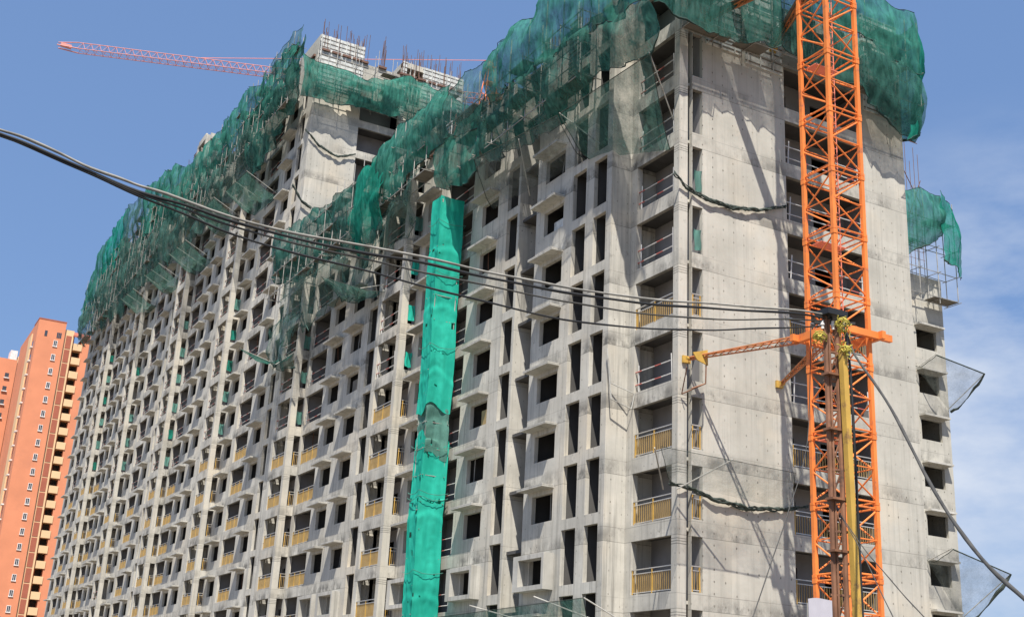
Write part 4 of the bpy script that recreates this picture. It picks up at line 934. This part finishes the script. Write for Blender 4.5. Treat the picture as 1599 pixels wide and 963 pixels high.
cab = {
 'pale weathered overhead cable, topmost of the bundle': ('cablew', .017, [(-30.32, -28.99, 7.38), (-29.93, -28.94, 7.35), (-29.52, -28.88, 7.33), (-29.03, -28.81, 7.24), (-28.52, -28.74, 7.2), (-28.07, -28.69, 7.18), (-26.96, -28.55, 7.13), (-25.96, -28.45, 7.2), (-24.88, -28.35, 7.3), (-23.7, -28.24, 7.36), (-22.43, -28.12, 7.46), (-21.06, -28.0, 7.62), (-19.57, -27.89, 7.87), (-17.94, -27.79, 8.14), (-17.1, -27.73, 8.24)]),
 'thick dark overhead cable right under the pale one': ('dark', .019, [(-30.31, -28.98, 7.35), (-29.92, -28.93, 7.31), (-29.37, -28.85, 7.25), (-28.51, -28.72, 7.135), (-27.76, -28.64, 7.115), (-26.95, -28.54, 7.085), (-25.59, -28.4, 7.145), (-24.87, -28.34, 7.225), (-23.69, -28.22, 7.29), (-22.42, -28.1, 7.39), (-21.04, -27.99, 7.55), (-19.56, -27.88, 7.80), (-17.93, -27.78, 8.09), (-17.08, -27.72, 8.18)]),
 'thin overhead cable sagging midway below the bundle': ('cabled', .013, [(-30.3, -28.97, 7.32), (-29.91, -28.92, 7.29), (-29.23, -28.83, 7.23), (-28.51, -28.72, 7.12), (-27.75, -28.62, 7.07), (-26.94, -28.52, 7.03), (-25.58, -28.38, 7.08), (-24.07, -28.23, 7.16), (-22.39, -28.07, 7.27), (-21.01, -27.95, 7.41), (-19.53, -27.84, 7.65), (-17.92, -27.75, 8.0), (-17.06, -27.71, 8.15)]),
 'lowest black overhead cable parting from the bundle': ('dark', .014, [(-30.31, -28.98, 7.34), (-29.92, -28.92, 7.3), (-29.23, -28.82, 7.21), (-28.5, -28.71, 7.1), (-27.73, -28.6, 7.01), (-26.92, -28.49, 6.93), (-25.55, -28.34, 6.95), (-24.02, -28.17, 6.97), (-22.34, -28.0, 7.03), (-20.97, -27.89, 7.21), (-19.75, -27.81, 7.44), (-18.44, -27.74, 7.75), (-17.18, -27.69, 8.05)]),
 'thick grey cable slanting from the pole top down to the right': ('cabled', .02, [(-17.0, -27.8, 8.15), (-16.75, -27.72, 7.95), (-16.7, -27.83, 7.6), (-18.51, -30.26, 5.97), (-19.87, -32.09, 4.52), (-21.04, -33.66, 3.48), (-22.03, -34.99, 2.84), (-22.62, -35.78, 2.48)]),
 'thin wire slanting low right of the yellow post, upper of two': ('cabled', .007, [(-16.95, -27.9, 5.35), (-16.74, -27.3, 5.27), (-17.99, -29.09, 4.3), (-19.32, -30.99, 3.47), (-20.24, -32.31, 2.92), (-20.84, -33.18, 2.59)]),
 'thin wire slanting low right of the yellow post, lower of two': ('cabled', .007, [(-16.95, -27.95, 5.3), (-16.71, -27.3, 5.22), (-18.05, -29.09, 4.29), (-19.1, -30.48, 3.52), (-19.79, -31.4, 3.0)]),
 'thin wire dropping left of the pole towards the ground': ('cabled', .008, [(-17.4, -27.57, 8.1), (-17.3, -27.3, 6.19), (-18.61, -28.29, 4.77), (-19.7, -29.12, 3.77), (-20.63, -29.83, 2.92)]),
 'black cable running down the pole right beside the yellow post': ('dark', .022, [(-16.97, -27.85, 8.1), (-16.89, -27.88, 7.5), (-16.87, -27.9, 6), (-16.85, -27.89, 4.5), (-16.84, -27.9, 2), (-16.84, -27.91, 0)]),
}
def smooth(pts, n=6):
    P_ = [Vector(p) for p in pts]; o_ = []
    for i in range(len(P_)-1):
        a, b, c_, d = P_[max(i-1, 0)], P_[i], P_[i+1], P_[min(i+2, len(P_)-1)]
        for j in range(n):
            t = j/n; o_.append(.5*((2*b)+(c_-a)*t+(2*a-5*b+4*c_-d)*t*t+(3*b-a-3*c_+d)*t**3))
    return o_+[P_[-1]]
for lb, (mt, r, pts) in cab.items():
    m = MB(); S_ = smooth(pts)
    m.tube([p+Vector((0, 0, .004*math.sin(i*.9))) for i, p in enumerate(S_)], lambda t, r=r: r*(1+.12*math.sin(t*57)), 7)
    if r > .02 and 'overhead' in lb:
        for s_ in range(2): m.tube([p+Vector((.012*math.sin(i*.8+s_*3), .012*math.cos(i*.8+s_*3), -.012+.012*math.cos(i*.5+s_*2))) for i, p in enumerate(S_)], r*.3, 5)
    tag(m.build('cable', mt, None, tuple(pts[0]), True), lb, 'cable')
sb = empty('site_board', (-14.9, -24.95, 0), 'pale blank sheet board on posts at the foot of the crane mast', 'board')
m = MB(); a = Vector((-15.13, -24.83, 0)); b = Vector((-14.67, -25.08, 0)); d = (b-a).normalized(); nn = d.cross(Vector((0, 0, 1)))
m.grid(lambda u, v: a.lerp(b, u)+nn*.015*math.sin(u*9)+Vector((0, 0, 3.3+.77*v+.02*math.sin(u*5))), 14, 3)
m.grid(lambda u, v: a.lerp(b, 1-u)-nn*.02+nn*.015*math.sin((1-u)*9)+Vector((0, 0, 3.3+.77*v+.02*math.sin((1-u)*5))), 14, 3); part(m, 'sheet', 'sheet', sb)
for q_ in (a, b): m = MB(); m.bar(q_-nn*.05, q_-nn*.05+Vector((0, 0, 4.0)), .025, 5); part(m, 'post', 'pole', sb)
